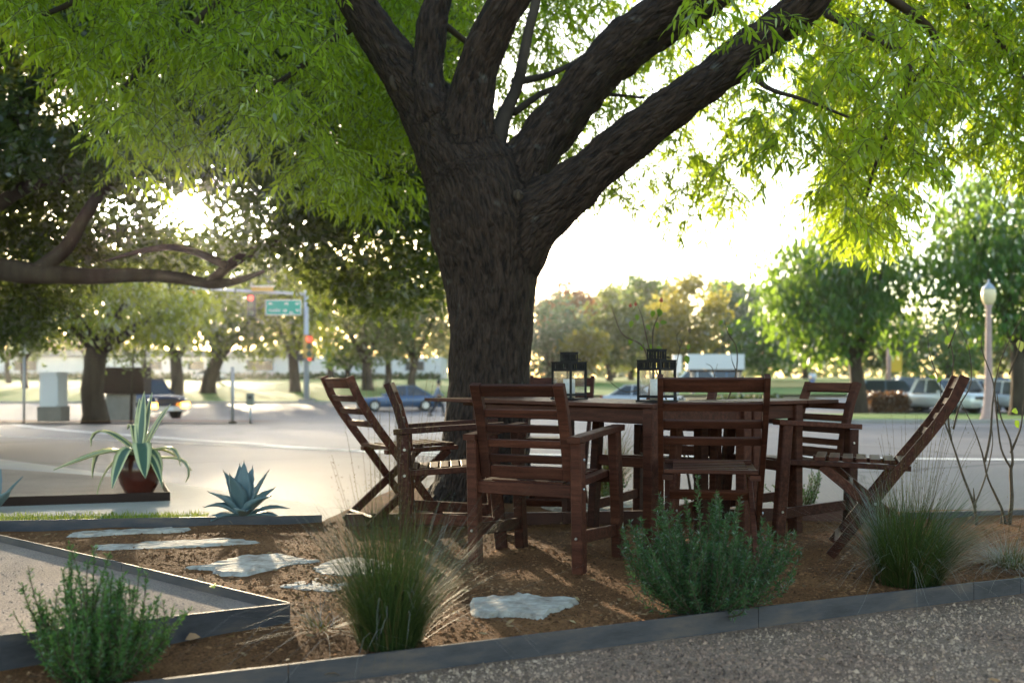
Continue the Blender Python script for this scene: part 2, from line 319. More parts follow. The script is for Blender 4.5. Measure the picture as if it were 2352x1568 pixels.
def agave_var():
    m, nt, b = base_mat('variegated_agave'); l = nt.links.new
    uv = N(nt, 'ShaderNodeUVMap'); sx = N(nt, 'ShaderNodeSeparateXYZ'); l(uv.outputs[0], sx.inputs[0])
    a = N(nt, 'ShaderNodeMath', operation='SUBTRACT'); l(sx.outputs['X'], a.inputs[0]); a.inputs[1].default_value = .5
    ab = N(nt, 'ShaderNodeMath', operation='ABSOLUTE'); l(a.outputs[0], ab.inputs[0])
    rp = N(nt, 'ShaderNodeValToRGB'); e = rp.color_ramp.elements; e[0].position = .22; e[0].color = (.055,.105,.07,1); e[1].position = .30; e[1].color = (.55,.54,.27,1)
    l(ab.outputs[0], rp.inputs['Fac']); l(rp.outputs['Color'], b.inputs['Base Color']); b.inputs['Roughness'].default_value = .4
    return m
M['agave_var'] = agave_var()

# ------------------------------------------------------------------ ground, road, beds
def poly_sheet(name, pts, zf, mat, kind='structure', step=None, thick=0.0, jitter=0.0):
    """triangulated sheet over a world XY polygon; zf(x,y) gives its height; optional inner grid and skirt"""
    bm = bmesh.new(); pts = [(float(x), float(y)) for x, y in pts]
    f = bm.faces.new([bm.verts.new((x, y, 0)) for x, y in pts])
    if f.normal.z < 0: f.normal_flip()
    if step:
        xs = [p[0] for p in pts]; ys = [p[1] for p in pts]
        for k in np.arange(min(xs)+step, max(xs), step): bmesh.ops.bisect_plane(bm, geom=bm.verts[:]+bm.edges[:]+bm.faces[:], plane_co=(k,0,0), plane_no=(1,0,0))
        for k in np.arange(min(ys)+step, max(ys), step): bmesh.ops.bisect_plane(bm, geom=bm.verts[:]+bm.edges[:]+bm.faces[:], plane_co=(0,k,0), plane_no=(0,1,0))
    if thick:
        r = bmesh.ops.extrude_face_region(bm, geom=bm.faces[:]); new = [v for v in r['geom'] if isinstance(v, bmesh.types.BMVert)]
        for v in bm.verts: v.co.z = zf(v.co.x, v.co.y)-thick
        for v in new: v.co.z = zf(v.co.x, v.co.y)
    else:
        for v in bm.verts: v.co.z = zf(v.co.x, v.co.y)
    bmesh.ops.recalc_face_normals(bm, faces=bm.faces[:])
    me = bpy.data.meshes.new(name); bm.to_mesh(me); bm.free(); me.materials.append(mat)
    me.polygons.foreach_set('use_smooth', [not thick]*len(me.polygons))
    if not thick:
        me.update()
        if sum(p.normal.z for p in me.polygons) < 0: me.flip_normals()
    return tag(link(bpy.data.objects.new(name, me)), kind=kind)
def strip(name, rows, zoff, mat, kind='structure', nx=8):
    """rows: list of (y, xl, xr); follows the terrain g(y)"""
    ys = []; 
    for i in range(len(rows)-1):
        y0, y1 = rows[i][0], rows[i+1][0]; n = max(2, int(abs(y1-y0)/2.5)) if y1 < 300 else 3
        for j in range(n): ys.append(y0+(y1-y0)*j/n)
    ys.append(rows[-1][0]); V = []
    for y in ys:
        xl = np.interp(y, [r[0] for r in rows], [r[1] for r in rows]); xr = np.interp(y, [r[0] for r in rows], [r[2] for r in rows])
        V += [(xl+(xr-xl)*k/nx, y, g(y)+zoff) for k in range(nx+1)]
    Fc = [(i*(nx+1)+k, i*(nx+1)+k+1, (i+1)*(nx+1)+k+1, (i+1)*(nx+1)+k) for i in range(len(ys)-1) for k in range(nx)]
    return tag(MB().add(V, Fc).obj(name, mat, smooth=True), kind=kind)
strip('ground', [(-30,-400,400),(80,-600,600),(400,-1500,1500),(3500,-4000,4000)], -.05, M['ground'])
strip('road', [(5.2,-60,60),(30,-160,160),(68,-260,260)], 0.0, M['asphalt'])
# raised lawns beyond the road, each with a kerb
def lawn(name, rows, z=.10): return strip(name, rows, z, M['lawn'])
lawn('far_lawn', [(66,-260,2.6),(75,-260,6),(90,-300,300),(160,-420,420),(260,-700,700)])
lawn('right_lawn', [(30,6.4,140),(40,9,160),(51,13,160)], .09)
def kerb(name, pts, h, wd=.16, mat=None):
    mb = MB(); mb.sweep([Vector((x, y, g(y)+h/2-.02)) for x, y in pts], .0+h+.04, wd, (0,0,1), .15); return tag(mb.obj(name, mat or M['concrete']), kind='structure')
kerb('kerb', [(140,29.85),(30,29.85),(6.3,29.85),(8.9,40),(12.9,51)], .12)
kerb('kerb', [(-200,65.85),(-60,65.85),(2.6,65.85),(6,75)], .12)
# planted island strip on the left between the two carriageways
strip('mulch_island', [(28.6,-60,-14.6),(29.3,-60,-7.4),(30.6,-60,-7.0),(31.6,-60,-15)], .07, M['soil'])
strip('parking_lot', [(51.1,13.2,170),(66,20,190),(72,22,190)], .03, M['asphalt'])
strip('yellow_lit_grass', [(92,24,90),(118,30,110)], .16, varied('grass_sun_tint', [(.30,.24,.06),(.38,.30,.08)], .3, .9, coord='World'))  # yellow sunlight on the far grass, put into its colour
# painted lines and patches on the road
def line(name, pts, wd, mat, z=.006):
    mb = MB(); V = []
    for i in range(len(pts)):
        a = Vector((*pts[max(i-1,0)], 0)); b = Vector((*pts[min(i+1,len(pts)-1)], 0)); t = (b-a).normalized(); n = Vector((-t.y, t.x, 0))*wd/2
        for s in (1,-1): x, y = pts[i][0]+n.x*s, pts[i][1]+n.y*s; V.append((x, y, g(y)+z))
    mb.add(V, [(2*i, 2*i+1, 2*i+3, 2*i+2) for i in range(len(pts)-1)]); o = mb.obj(name, mat); tag(o, kind='structure'); return o
LINE = varied('worn_white_line', [(.55,.53,.50),(.75,.73,.70)], 3, .7, coord='World')
line('road_marking', [(-14+i*1.6, 22.0-i*1.18) for i in range(11)], .13, LINE)
_pl = smooth_path([(-16,31),(-11.6,24.6),(-7.2,19),(-3.3,14.4),(-1.5,13.1),(1.5,12.3),(6,11.6)], 6)
line('road_marking', [tuple(q) for q in _pl], .26, LINE)
line('road_marking', [(-40+i*3, 45.0) for i in range(15)], .14, LINE)
# foreground
flat = lambda z: (lambda x, y: z)
fe = lambda x: 3.236+.457*x                     # line of the front steel edging
poly_sheet('gravel_path', [(-7,-4),(9,-4),(9,7.2),(4.6,5.4),(-7,-.05)], flat(-.052), M['gravel'])
def soil_z(x, y): 
    return .010*math.sin(x*3.1+1)*math.sin(y*2.7)+.004*math.sin(x*9+y*5)+.003*math.sin(y*13-x*4) - .010
poly_sheet('soil_bed', [(-5.2,fe(-5.2)+.03),(5,fe(5)+.03),(5,6.6),(2.6,6.55),(1.0,6.75),(.25,6.75),(-.2,8.0),(-.95,7.9),(-1.14,6.0),(-2.92,5.68),(-5.2,5.25)], soil_z, M['soil'], step=.09)
poly_sheet('concrete_walk', [(-14,19.2),(-1.12,6.62),(-.95,6.45),(-1.12,6.02),(-2.92,5.7),(-6,5.15),(-16,5.15)], lambda x, y: -.012+(g(y)+.06 if y > 9 else 0), M['concrete'], thick=.14, step=.6)
poly_sheet('gravel_bed', [(-2.47,7.12),(-2.95,8.3),(-4.82,9.4),(-9,12),(-9,5.3)], lambda x, y: .008+(g(y)+.06 if y > 9 else 0), M['granite'], step=.4)
poly_sheet('granite_pad', [(-.82,3.60),(-3.4,5.76),(-5.4,5.2),(-5.4,1.2),(-3.2,1.43),(-1.51,2.955)], lambda x, y: .018+.035*max(0, min(1, (3.6-y)/.7)), M['granite'], step=.12)
poly_sheet('grass_strip', [(-6,5.26),(-2.92,5.80),(-1.75,6.01),(-1.95,6.28),(-3.2,6.2),(-6,5.7)], flat(.0), M['lawn'], step=.3)
# steel edgings: thin standing plates
def plate(name, pts, th, mat, label, cat='edging', group='steel garden edging', parts=None):
    """pts: list of (x, y, zbottom, ztop); cut into lengths at each listed point"""
    root = thing(name, label, cat, (pts[0][0], pts[0][1], 0), 0, group)
    for a, b in zip(pts[:-1], pts[1:]):
        t = Vector((b[0]-a[0], b[1]-a[1], 0)).normalized(); n = Vector((-t.y, t.x, 0))*th/2; gap = t*.0015
        o = Vector((pts[0][0], pts[0][1], 0)); V = []
        for q, s in ((a, 1), (b, -1)):
            c = Vector((q[0], q[1], 0))-o+gap*s
            V += [c+n+Vector((0,0,q[2])), c-n+Vector((0,0,q[2])), c-n+Vector((0,0,q[3])), c+n+Vector((0,0,q[3]))]
        MB().add(V, [(0,1,2,3),(7,6,5,4),(0,4,5,1),(1,5,6,2),(2,6,7,3),(3,7,4,0)]).obj('edging_length', mat, root)
    return root
plate('steel_edging', [(x, fe(x), -.09, z) for x, z in ((-5.2,.02),(-2.6,.02),(-.66,.018),(.9,.022),(1.9,.018),(2.15,.014),(5,.012))], .010, M['steel'],
      'long grey steel edging between the soil bed and the gravel path in front')
plate('steel_edging', [(-3.45,5.80,-.05,.055),(-2.65,5.145,-.05,.052),(-1.7,4.345,-.05,.055),(-.80,3.575,-.05,.055)], .007, M['steel'],
      'steel edging with its inner face seen, running from the pad corner back towards the path')
plate('steel_edging', [(-.795,3.565,-.05,.055),(-1.51,2.93,-.06,.105),(-3.2,1.40,-.06,.12)], .008, M['steel'],
      'tall steel edging on the near side of the pale granite pad, behind the front rosemary')
plate('steel_edging', [(-6,5.12,-.06,.055),(-2.92,5.665,-.06,.05),(-1.14,5.98,-.06,.04)], .012, M['steel'], 'black steel edging along the thin grass strip beside the blue agave')
plate('steel_edging', [(-9,5.25,-.06,.06),(-3.49,6.77,-.05,.052),(-2.44,7.09,-.05,.05),(-2.93,8.3,-.05,.04)], .012, M['brownsign'], 'dark edging of the raised gravel bed under the potted agave', )
plate('steel_edging', [(-.98,5.86,-.05,.062),(.3,5.95,-.05,.06),(1.5,6.05,-.05,.07),(2.35,6.12,-.05,.07)], .035, M['rust'], 'rust brown edging along the far side of the soil bed behind the chairs')
plate('steel_edging', [(2.4,6.15,-.05,.03),(5,6.62,-.05,.03)], .03, M['steel'], 'low dark edging behind the bare rose stems at the right')
# mulch chips and pebbles: real loose pieces, one scattered object each
def in_poly(x, y, pts):
    c = np.zeros(len(x), bool); j = len(pts)-1
    for i in range(len(pts)):
        xi, yi = pts[i]; xj, yj = pts[j]
        c ^= ((yi > y) != (yj > y)) & (x < (xj-xi)*(y-yi)/(yj-yi+1e-12)+xi); j = i
    return c
def chips(name, pts, zf, n, s0, s1, mat, flatn=.35, near=None):
    xs = [p[0] for p in pts]; ys = [p[1] for p in pts]
    x = rng.uniform(min(xs), max(xs), n*4); y = rng.uniform(min(ys), max(ys), n*4)
    k = in_poly(x, y, pts)
    if near: k &= rng.random(n*4) < np.clip((near/np.maximum(y,.5))**1.6, 0, 1)
    x = x[k][:n]; y = y[k][:n]; n = len(x); z = np.array([zf(a, b) for a, b in zip(x, y)])
    s = rng.uniform(s0, s1, n)*rng.uniform(.6, 1.3, n)
    B = np.array([(-1,-.6,0),(1,-.5,0),(.8,.6,0),(-.7,.7,0),(0,0,1.0)])*np.array([1,1,flatn*2])
    a = rng.uniform(0, 6.28, n); ca, sa = np.cos(a), np.sin(a); st = rng.uniform(.4, 1, n)
    V = np.zeros((n,5,3))
    for i in range(5):
        bx = B[i,0]*s*.5+rng.normal(0, .12, n)*s; by = B[i,1]*s*.5*st+rng.normal(0, .12, n)*s
        V[:,i,0] = x+bx*ca-by*sa; V[:,i,1] = y+bx*sa+by*ca; V[:,i,2] = z+B[i,2]*s*.5*rng.uniform(.5,1.2,n)-.002
    o = (np.arange(n)*5)[:,None]
    me = np_mesh(name, V.reshape(-1,3), [np.concatenate([o+np.array([q]) for q in ((0,1,4),(1,2,4),(2,3,4),(3,0,4))])], mat)
    return tag(link(bpy.data.objects.new(name, me)), kind='stuff')
SOIL = [(-3.2,fe(-3.2)+.05),(3.4,fe(3.4)+.05),(3.4,6.0),(.5,6.6),(-1.0,6.0),(-2.9,5.55),(-2.6,5.2),(-.74,3.62),(-1.5,2.85),(-2.4,2.2)]
chips('mulch', SOIL, soil_z, 42000, .007, .024, M['chip'], .35, 3.6)
chips('gravel', [(-2.6,1.6),(3.2,1.8),(3.6,4.7),(2.6,4.38),(-.7,2.88),(-2.6,2.0)], flat(-.052), 95000, .006, .019, M['pebble'], .6, 2.6)
chips('gravel', [(-.85,3.56),(-3.0,5.36),(-3.2,4.0),(-2.6,2.05),(-1.53,2.99)], lambda x, y: .018+.035*max(0, min(1, (3.6-y)/.7)), 9000, .004, .011, M['granite'], .6, 3.2)
# flagstones
def flagstone(label, pp, zt=.004, group='flat limestone stepping stones in the soil'):
    pts = []
    for px, py in pp:
        d = (CAMH-zt)*F/(py-CY); pts.append(((px-CX)/F*d, d))
    cx_ = sum(p[0] for p in pts)/len(pts); cy_ = sum(p[1] for p in pts)/len(pts)
    ring = [p-np.array((cx_,cy_)) for p in smooth_path([np.array(p) for p in pts+[pts[0]]], 5)[:-1]]
    ring = [r*(1+random.uniform(-.085,.07)) for r in ring]
    o = thing('stepping_stone', label, 'flagstone', (cx_, cy_, 0), 0, group); n = len(ring)
    V = [(r[0], r[1], -.05) for r in ring]+[(r[0], r[1], zt-.020+random.uniform(-.006,.006)) for r in ring]+[(r[0]*.93, r[1]*.93, zt+random.uniform(-.005,.003)) for r in ring]+[(r[0]*.5, r[1]*.5, zt+random.uniform(-.0012,.0018)) for r in ring]+[(0,0,zt+.001)]
    Fc = []
    for i in range(n):
        j = (i+1) % n; Fc += [(i,j,n+j,n+i),(n+i,n+j,2*n+j,2*n+i),(2*n+i,2*n+j,3*n+j,3*n+i),(3*n+i,3*n+j,4*n)]
    MB().add(V, Fc).obj('slab', M['stone'], o); return o
flagstone('long thin flagstone nearest the black edging, farthest from the camera', [(145,1225),(200,1218),(330,1211),(425,1209),(420,1216),(320,1222),(215,1227)])
flagstone('long straight flagstone, second from the black edging', [(212,1254),(240,1248),(400,1240),(555,1234),(583,1243),(470,1250),(350,1258),(230,1260)])
flagstone('broad pale flagstone with a pointed right end near the grass tuft', [(420,1301),(500,1288),(555,1273),(640,1269),(700,1279),(742,1284),(690,1292),(600,1309),(525,1315),(470,1303)])
flagstone('flagstone half hidden behind the front tuft of grass', [(718,1300),(760,1284),(830,1278),(900,1290),(880,1312),(790,1322),(735,1315)])
flagstone('small tan flagstone just left of the front tuft of grass', [(632,1346),(690,1333),(750,1326),(800,1338),(770,1356),(700,1352)])
flagstone('isolated flagstone in front of the armchair with its back turned', [(1072,1372),(1130,1366),(1190,1360),(1250,1367),(1335,1371),(1290,1388),(1245,1412),(1170,1404),(1095,1402)])
flagstone('small buried flagstone by the trunk edging under the table', [(1235,1140),(1290,1150),(1400,1158),(1470,1150),(1440,1165),(1320,1172),(1250,1160)])

# ------------------------------------------------------------------ main tree
TD = 7.35
def chain(pts, d0, d1=None):
    d1 = d0 if d1 is None else d1; n = len(pts); o = []
    for i, (x, y, r) in enumerate(pts):
        d = d0+(d1-d0)*i/max(n-1,1); p = P(x, y, d); o.append((p.x, p.y, p.z, r/F*d))
    return o
tree = thing('shade_tree', 'big spreading shade tree with ridged dark bark behind the table', 'tree', P(1113,1165,TD))
LIMBS = [
 chain([(1115,1200,165),(1113,1165,140),(1112,1120,116),(1115,1040,104),(1122,930,97),(1125,850,94),(1127,720,99),(1126,640,106),(1122,580,116),(1112,520,124),(1095,440,116),(1080,390,106)], TD),
 chain([(1090,420,112),(1045,340,96),(1005,275,80),(962,212,62),(905,140,51),(858,66,45),(815,-6,41),(760,-110,40),(660,-240,36),(560,-380,26)], TD, 7.9),
 chain([(1005,275,60),(988,210,42),(984,150,35),(992,70,34),(1004,-10,33),(1020,-140,30),(1010,-330,24)], TD, 7.6),
 chain([(1080,440,95),(1070,330,74),(1085,215,52),(1102,137,46),(1138,62,45),(1171,0,45),(1220,-90,42),(1290,-220,36),(1330,-400,26)], TD, 6.9),
 chain([(1135,500,95),(1185,410,66),(1232,330,53),(1265,285,48),(1340,186,45),(1420,100,43),(1510,30,42),(1590,-36,40),(1740,-140,36),(1950,-260,26)], TD, 7.5),
 chain([(1215,400,44),(1250,352,40),(1305,283,38),(1377,192,36),(1470,110,36),(1580,33,35),(1668,-28,34),(1800,-120,30),(1950,-260,22)], TD+.25, 8.5),
 chain([(1150,590,96),(1215,510,78),(1290,452,62),(1385,368,52),(1483,292,50),(1628,184,46),(1768,78,43),(1840,22,43),(1890,-40,40),(1960,-150,36),(2060,-300,26)], TD, 6.6),
]
bmb = MB()
for c in LIMBS:
    sp = smooth_path(c, 5); bmb.tube([q[:3] for q in sp], [q[3] for q in sp], 20, True, .025)
for a in (0.4, 1.5, 2.7, 3.9, 5.2):                        # root flare
    c0 = P(1113,1165,TD); v = Vector((math.cos(a), math.sin(a), 0))
    bmb.tube([c0+v*.1+Vector((0,0,.42)), c0+v*.30+Vector((0,0,.12)), c0+v*.52+Vector((0,0,-.03))], [.22,.13,.06], 10)
tmp = bpy.data.objects.new('tmp', bmb.mesh('tmp')); col.objects.link(tmp)
md = tmp.modifiers.new('r', 'REMESH'); md.mode = 'VOXEL'; md.voxel_size = .019
ms = tmp.modifiers.new('s', 'SMOOTH'); ms.iterations = 5; ms.factor = .5
dg = bpy.context.evaluated_depsgraph_get(); me = bpy.data.meshes.new_from_object(tmp.evaluated_get(dg)); bpy.data.objects.remove(tmp)
nv = len(me.vertices); co = np.empty(nv*3, np.float32); me.vertices.foreach_get('co', co); co = co.reshape(-1,3)
no = np.empty(nv*3, np.float32); me.vertices.foreach_get('normal', no); no = no.reshape(-1,3)
co += no*(.010*np.sin(co[:,0:1]*9+co[:,2:3]*4)*np.sin(co[:,2:3]*7+co[:,1:2]*8)+.005*np.sin(co[:,0:1]*31+co[:,1:2]*23+co[:,2:3]*6))
sp_, st_, sr_, ss_, sR_, sB_ = [], [], [], [], [], []
for ci, c_ in enumerate(LIMBS):
    q = np.array(smooth_path(c_, 8)); pp = q[:,:3]; tg = unit(np.gradient(pp, axis=0)); acc = np.concatenate([[0], np.cumsum(np.linalg.norm(np.diff(pp, axis=0), axis=1))])
    ref = unit(np.cross(tg, np.array((0.2,1,0.1)))); sp_.append(pp); st_.append(tg); sr_.append(q[:,3]); ss_.append(acc+pp[0,2]); sR_.append(ref); sB_.append(np.cross(tg, ref))
sp_, st_, sr_, ss_, sR_, sB_ = [np.concatenate(a_) for a_ in (sp_, st_, sr_, ss_, sR_, sB_)]
lc = np.zeros((nv,3), np.float32)
for i in range(0, nv, 4000):
    dv = co[i:i+4000,None,:]-sp_[None]; al_ = (dv*st_[None]).sum(2); pr_ = np.linalg.norm(dv-al_[...,None]*st_[None], axis=2)/sr_[None]+np.abs(al_)/sr_[None]*.7
    w_ = np.exp(-(pr_-pr_.min(1, keepdims=True))*7); w_ /= w_.sum(1, keepdims=True); k_ = pr_.argmin(1); d_ = co[i:i+4000]-sp_[k_]
    lc[i:i+4000] = np.stack([(d_*sR_[k_]).sum(1), (d_*sB_[k_]).sum(1), ss_[k_]+(d_*st_[k_]).sum(1)], 1)
rg = np.zeros(nv, np.float32); cw = co; co = lc.copy()
for al, fq, ph in ((.3,72,0),(1.4,63,2),(2.4,81,4),(.9,48,1)):
    rg += np.abs(np.sin(fq*(co[:,0]*math.cos(al)+co[:,1]*math.sin(al))*.5+1.6*np.sin(co[:,2]*4.3+ph)+.8*np.sin(co[:,2]*11+ph*2)))
co = cw; co += no*((rg[:,None]/4-.6)*.030)
at_ = me.attributes.new('limb', 'FLOAT_VECTOR', 'POINT'); at_.data.foreach_set('vector', lc.ravel())
co -= np.array(tree.location, np.float32)
me.vertices.foreach_set('co', co.ravel()); me.materials.append(M['bark']); me.polygons.foreach_set('use_smooth', [True]*len(me.polygons)); me.update()
trunk = link(bpy.data.objects.new('trunk', me), tree)
TL = Vector(tree.location)
def branch_obj(pts, d0, d1, parent, mat, off, n=7, name='branch'):
    sp = smooth_path(chain(pts, d0, d1), 4); mb = MB().tube([Vector(q[:3])-off for q in sp], [max(q[3],.002) for q in sp], n, True, .06); return mb.obj(name, mat, parent, True)
branch_obj([(1130,350,30),(1160,262,17),(1190,190,14),(1212,80,12),(1238,-30,11),(1260,-160,8)], TD+.1, 8.3, tree, M['bark_far'], TL)
branch_obj([(815,52,16),(770,90,10),(720,132,8),(640,190,6),(560,236,4),(480,290,3)], 7.8, 8.6, tree, M['bark_far'], TL)
branch_obj([(1180,190,10),(1260,172,7),(1330,140,6),(1420,100,4)], 8.0, 8.8, tree, M['bark_far'], TL)
branch_obj([(1180,260,9),(1270,205,7),(1380,215,5),(1480,225,3)], 8.0, 8.8, tree, M['bark_far'], TL)
branch_obj([(985,62,14),(1020,58,9),(1090,110,6),(1140,120,4)], 7.8, 9.0, tree, M['bark_far'], TL)
branch_obj([(1900,30,12),(2010,90,8),(2090,140,6),(2060,260,5),(2010,380,4),(1985,480,2)], 6.6, 7.4, tree, M['bark_far'], TL)
branch_obj([(1960,-60,14),(2130,60,9),(2140,130,7),(2060,225,5)], 6.8, 8.0, tree, M['bark_far'], TL)
branch_obj([(1700,140,10),(1760,200,6),(1850,230,4),(1950,270,3)], 6.9, 6.2, tree, M['bark_far'], TL)
branch_obj([(2050,-120,14),(2250,40,8),(2360,200,6),(2420,350,4)], 7.0, 8.5, tree, M['bark_far'], TL)
branch_obj([(700,-200,18),(560,-60,10),(440,60,7),(330,150,5),(260,230,3)], 8.0, 7.4, tree, M['bark_far'], TL)
branch_obj([(560,-300,18),(360,-100,10),(180,0,7),(60,50,5)], 8.0, 6.8, tree, M['bark_far'], TL)
for kx, ky, kd, kr in ((914,188,7.42,.055),(1190,448,6.93,.03)):     # healed pruning scars
    c = P(kx, ky, kd)-TL; ring_ = [c+Vector((math.cos(a)*kr*.85, -.012*math.cos(2*a), math.sin(a)*kr)) for a in np.linspace(0, 2*math.pi, 17)]
    kn = MB().tube(ring_, kr*.38, 8, False, .1).obj('branch_scar', M['bark_far'], tree, True); V_, F_ = tube([c+Vector((0,.03,0)), c+Vector((0,-.004,0))], [kr*.8]*2, 12); MB().add(V_, F_).obj('scar_wood', M['stem'], kn)
# foliage: drooping sprays of narrow leaves hung through the volume of the crown
def ylow(px, K): return np.interp(px, [k[0] for k in K], [k[1] for k in K])
KL = [(-300,200),(0,95),(60,110),(140,150),(200,330),(260,420),(340,455),(420,395),(520,385),(600,430),(660,470),(720,500),(800,530),(880,505),(940,455),(985,380)]
KR = [(1240,330),(1290,540),(1330,500),(1390,470),(1450,505),(1490,470),(1540,540),(1570,590),(1640,570),(1680,520),(1750,490),(1800,455),(1850,505),(1900,545),(1960,595),(2000,590),(2060,530),(2100,440),(2180,380),(2260,420),(2330,470),(2400,430),(2700,420)]
def sprays(n, xr, K, yt, dr, accept=None, ell=(.20,.42), per=(11,18), lf=(.055,.10)):
    out_P, out_D, out_N, out_L, out_W, tw = [], [], [], [], [], []
    px = rng.uniform(*xr, n*3); dd = rng.uniform(*dr, n*3)
    yl = ylow(px, K) if K is not None else np.full(n*3, 330.)
    py = yt+(yl-yt)*rng.random(n*3)**.9; keep = np.ones(n*3, bool)
    if accept is not None: keep = rng.random(n*3) < accept(px, py)
    px, py, dd, yl = px[keep][:n], py[keep][:n], dd[keep][:n], yl[keep][:n]
    for x, y, d, ylw in zip(px, py, dd, yl):
        ln = rng.uniform(*ell); p0 = P(x, y-ln*F/d*.45, d); a = rng.uniform(0, 6.28)
        h = np.array((math.cos(a)*.85, math.sin(a)*.85, rng.uniform(-.45,.15))); m = int(rng.integers(*per)); t = np.linspace(.05, 1, m)
        c = np.array(p0)+np.outer(t, h)*ln+np.outer(t*t, (0,0,-.42))*ln
        tang = h+np.outer(2*t, (0,0,-.42)); tang = unit(tang)
        side = unit(np.cross(tang, rng.normal(size=3)))*np.where(np.arange(m) % 2, 1, -1)[:,None]
        D = unit(tang*.75+side*.9+np.array((0,0,-.62))+rng.normal(0,.30,(m,3)))
        out_P.append(c); out_D.append(D); out_N.append(rdir(m)+np.array((0,0,.6)))
        L_ = rng.uniform(*lf, m)*rng.uniform(.75,1.15); out_L.append(L_); out_W.append(L_*rng.uniform(.20,.30,m))
        tw.append((c, .0022))
    return [np.concatenate(a) for a in (out_P, out_D, out_N, out_L, out_W)]+[tw]
def in_px(Pn): return (Pn[:,0]/Pn[:,1]*F+CX, CY-(Pn[:,2]-CAMH)/Pn[:,1]*F)
dens_r = lambda px, py: np.clip(.75+.25*np.clip((px-1500)/450,0,1), 0, 1)*np.clip(.70+.9*(np.sin(px*.024+.3)*np.sin(py*.029+1.4)+.6*np.sin(px*.051-py*.043)), .12, 1)*np.where(((px-1850)/55)**2+((py-440)/70)**2 < 1, .1, 1)*np.where(((px-1740)/40)**2+((py-470)/60)**2 < 1, .25, 1)*np.where((px > 2150) & (py > 250), .6, 1)
clump = lambda px, py: np.clip(.48+1.5*(np.sin(px*.021+1.3)*np.sin(py*.026+.4)+.6*np.sin(px*.047-py*.039)+.4*np.sin(px*.09+py*.07)), .10, 1)
sets = [sprays(3300, (-260,800), KL, -260, (6.4,11), clump, lf=(.055,.10)),
        sprays(950, (740,985), KL, -260, (8.6,11), clump, lf=(.065,.11)),
        sprays(800, (960,1330), None, -260, (9.0,12.5)),
        sprays(2300, (1240,2000), KR, -260, (8.8,12), dens_r),
        sprays(170, (1720,2150), KR, 60, (5.9,6.8), dens_r),
        sprays(4300, (1880,2650), KR, -260, (7.0,11.5), dens_r),
        sprays(14, (1560,1660), [(1560,75),(1660,75)], -40, (5.6,6.0))]
# the rest of the dome, out of the picture: it shades the table
n = 900; a = rng.uniform(0, 6.28, n); rr = 6.2*np.sqrt(rng.random(n)); zz = 4.2+rng.random(n)*3.6*(1-(rr/6.4)**2)+.5
domeP, domeD, domeN, domeL, domeW = [], [], [], [], []
for x, y, z in zip(-.2+rr*np.cos(a), 7.0+rr*np.sin(a), zz):
    m = 10; c = np.array((x,y,z))+rng.normal(0,.22,(m,3)); D = unit(rng.normal(size=(m,3))+np.array((0,0,-.8)))
    domeP.append(c); domeD.append(D); domeN.append(rdir(m)+np.array((0,0,1))); L_ = rng.uniform(.11,.16,m); domeL.append(L_); domeW.append(L_*.3)
sets.append([np.concatenate(q) for q in (domeP,domeD,domeN,domeL,domeW)]+[[]])
LP, LD, LN, LL, LW = [np.concatenate([s[i] for s in sets]) for i in range(5)]
LN = unit(LN)
# the 300 leaves that show largest hang as single parts, all the others are joined
ix, iy = in_px(LP); vis = (ix > 20) & (ix < 2330) & (iy > 15) & (iy < 640) & (LP[:,1] < 7.2)
size = np.where(vis, LL/LP[:,1], 0); big = np.argsort(-size)[:300]; rest = np.ones(len(LP), bool); rest[big] = False
V, Fc = leaves_geo(LP[rest]-np.array(TL), LD[rest], LN[rest], LL[rest], LW[rest])
tag(link(bpy.data.objects.new('foliage', np_mesh('foliage', V, Fc, M['leaf'])), tree), kind='stuff')
V, Fc = leaves_geo(np.zeros((1,3)), np.array([[0,1.,0]]), np.array([[0,0,1.]]), np.array([1.]), np.array([.22]), 0.0)
V[3:5,2] += -.02; V[5,2] += -.08; leaf_me = np_mesh('leaf', V, Fc, M['leaf'])
for i in big:
    D = Vector(LD[i]).normalized(); S = D.cross(Vector(LN[i])).normalized(); Nn = S.cross(D)
    m4 = Matrix((S, D, Nn)).transposed().to_4x4(); m4.translation = Vector(LP[i])-TL
    o = link(bpy.data.objects.new('leaf', leaf_me), tree); o.matrix_local = m4 @ Matrix.Diagonal((LL[i],LL[i],LL[i],1))
tv, tf = [], []; mb = MB()
for s in sets:
    for c, r in s[5]:
        pts = [Vector(c[j])-TL for j in range(0, len(c), 3)]
        if len(pts) > 1: mb.tube(pts, r, 3, False)
tag(mb.obj('twig', M['bark_far'], tree), kind='stuff')

# ------------------------------------------------------------------ the dark live oak on the left
OD = 15.0
oak = thing('live_oak', 'dark live oak reaching in from the left with the low sun behind it', 'tree', G(-520, OD))
OL = Vector(oak.location)
branch_obj([(-520,990,95),(-520,800,85),(-500,640,80),(-440,480,75),(-330,330,60),(-180,150,45),(-60,-60,36)], OD, OD, oak, M['bark_far'], OL, 12, 'trunk')
branch_obj([(-480,640,60),(-300,605,44),(-100,605,32),(60,626,25),(200,634,19),(330,632,16),(420,640,14),(490,652,12),(560,640,8),(630,612,2)], OD, OD, oak, M['bark_far'], OL, 9)
branch_obj([(480,650,12),(540,600,12),(600,570,11),(700,540,9),(820,520,7),(920,520,2)], OD, OD+1, oak, M['bark_far'], OL)
branch_obj([(90,620,20),(150,570,17),(205,480,14),(260,400,12),(300,330,9)], OD, OD, oak, M['bark_far'], OL)
branch_obj([(-300,420,40),(-100,360,34),(20,290,30),(90,190,27),(150,80,24),(190,-60,20)], OD, OD-1, oak, M['bark_far'], OL, 9)
branch_obj([(-100,540,20),(60,430,15),(180,400,12),(330,350,8)], OD, OD, oak, M['bark_far'], OL)
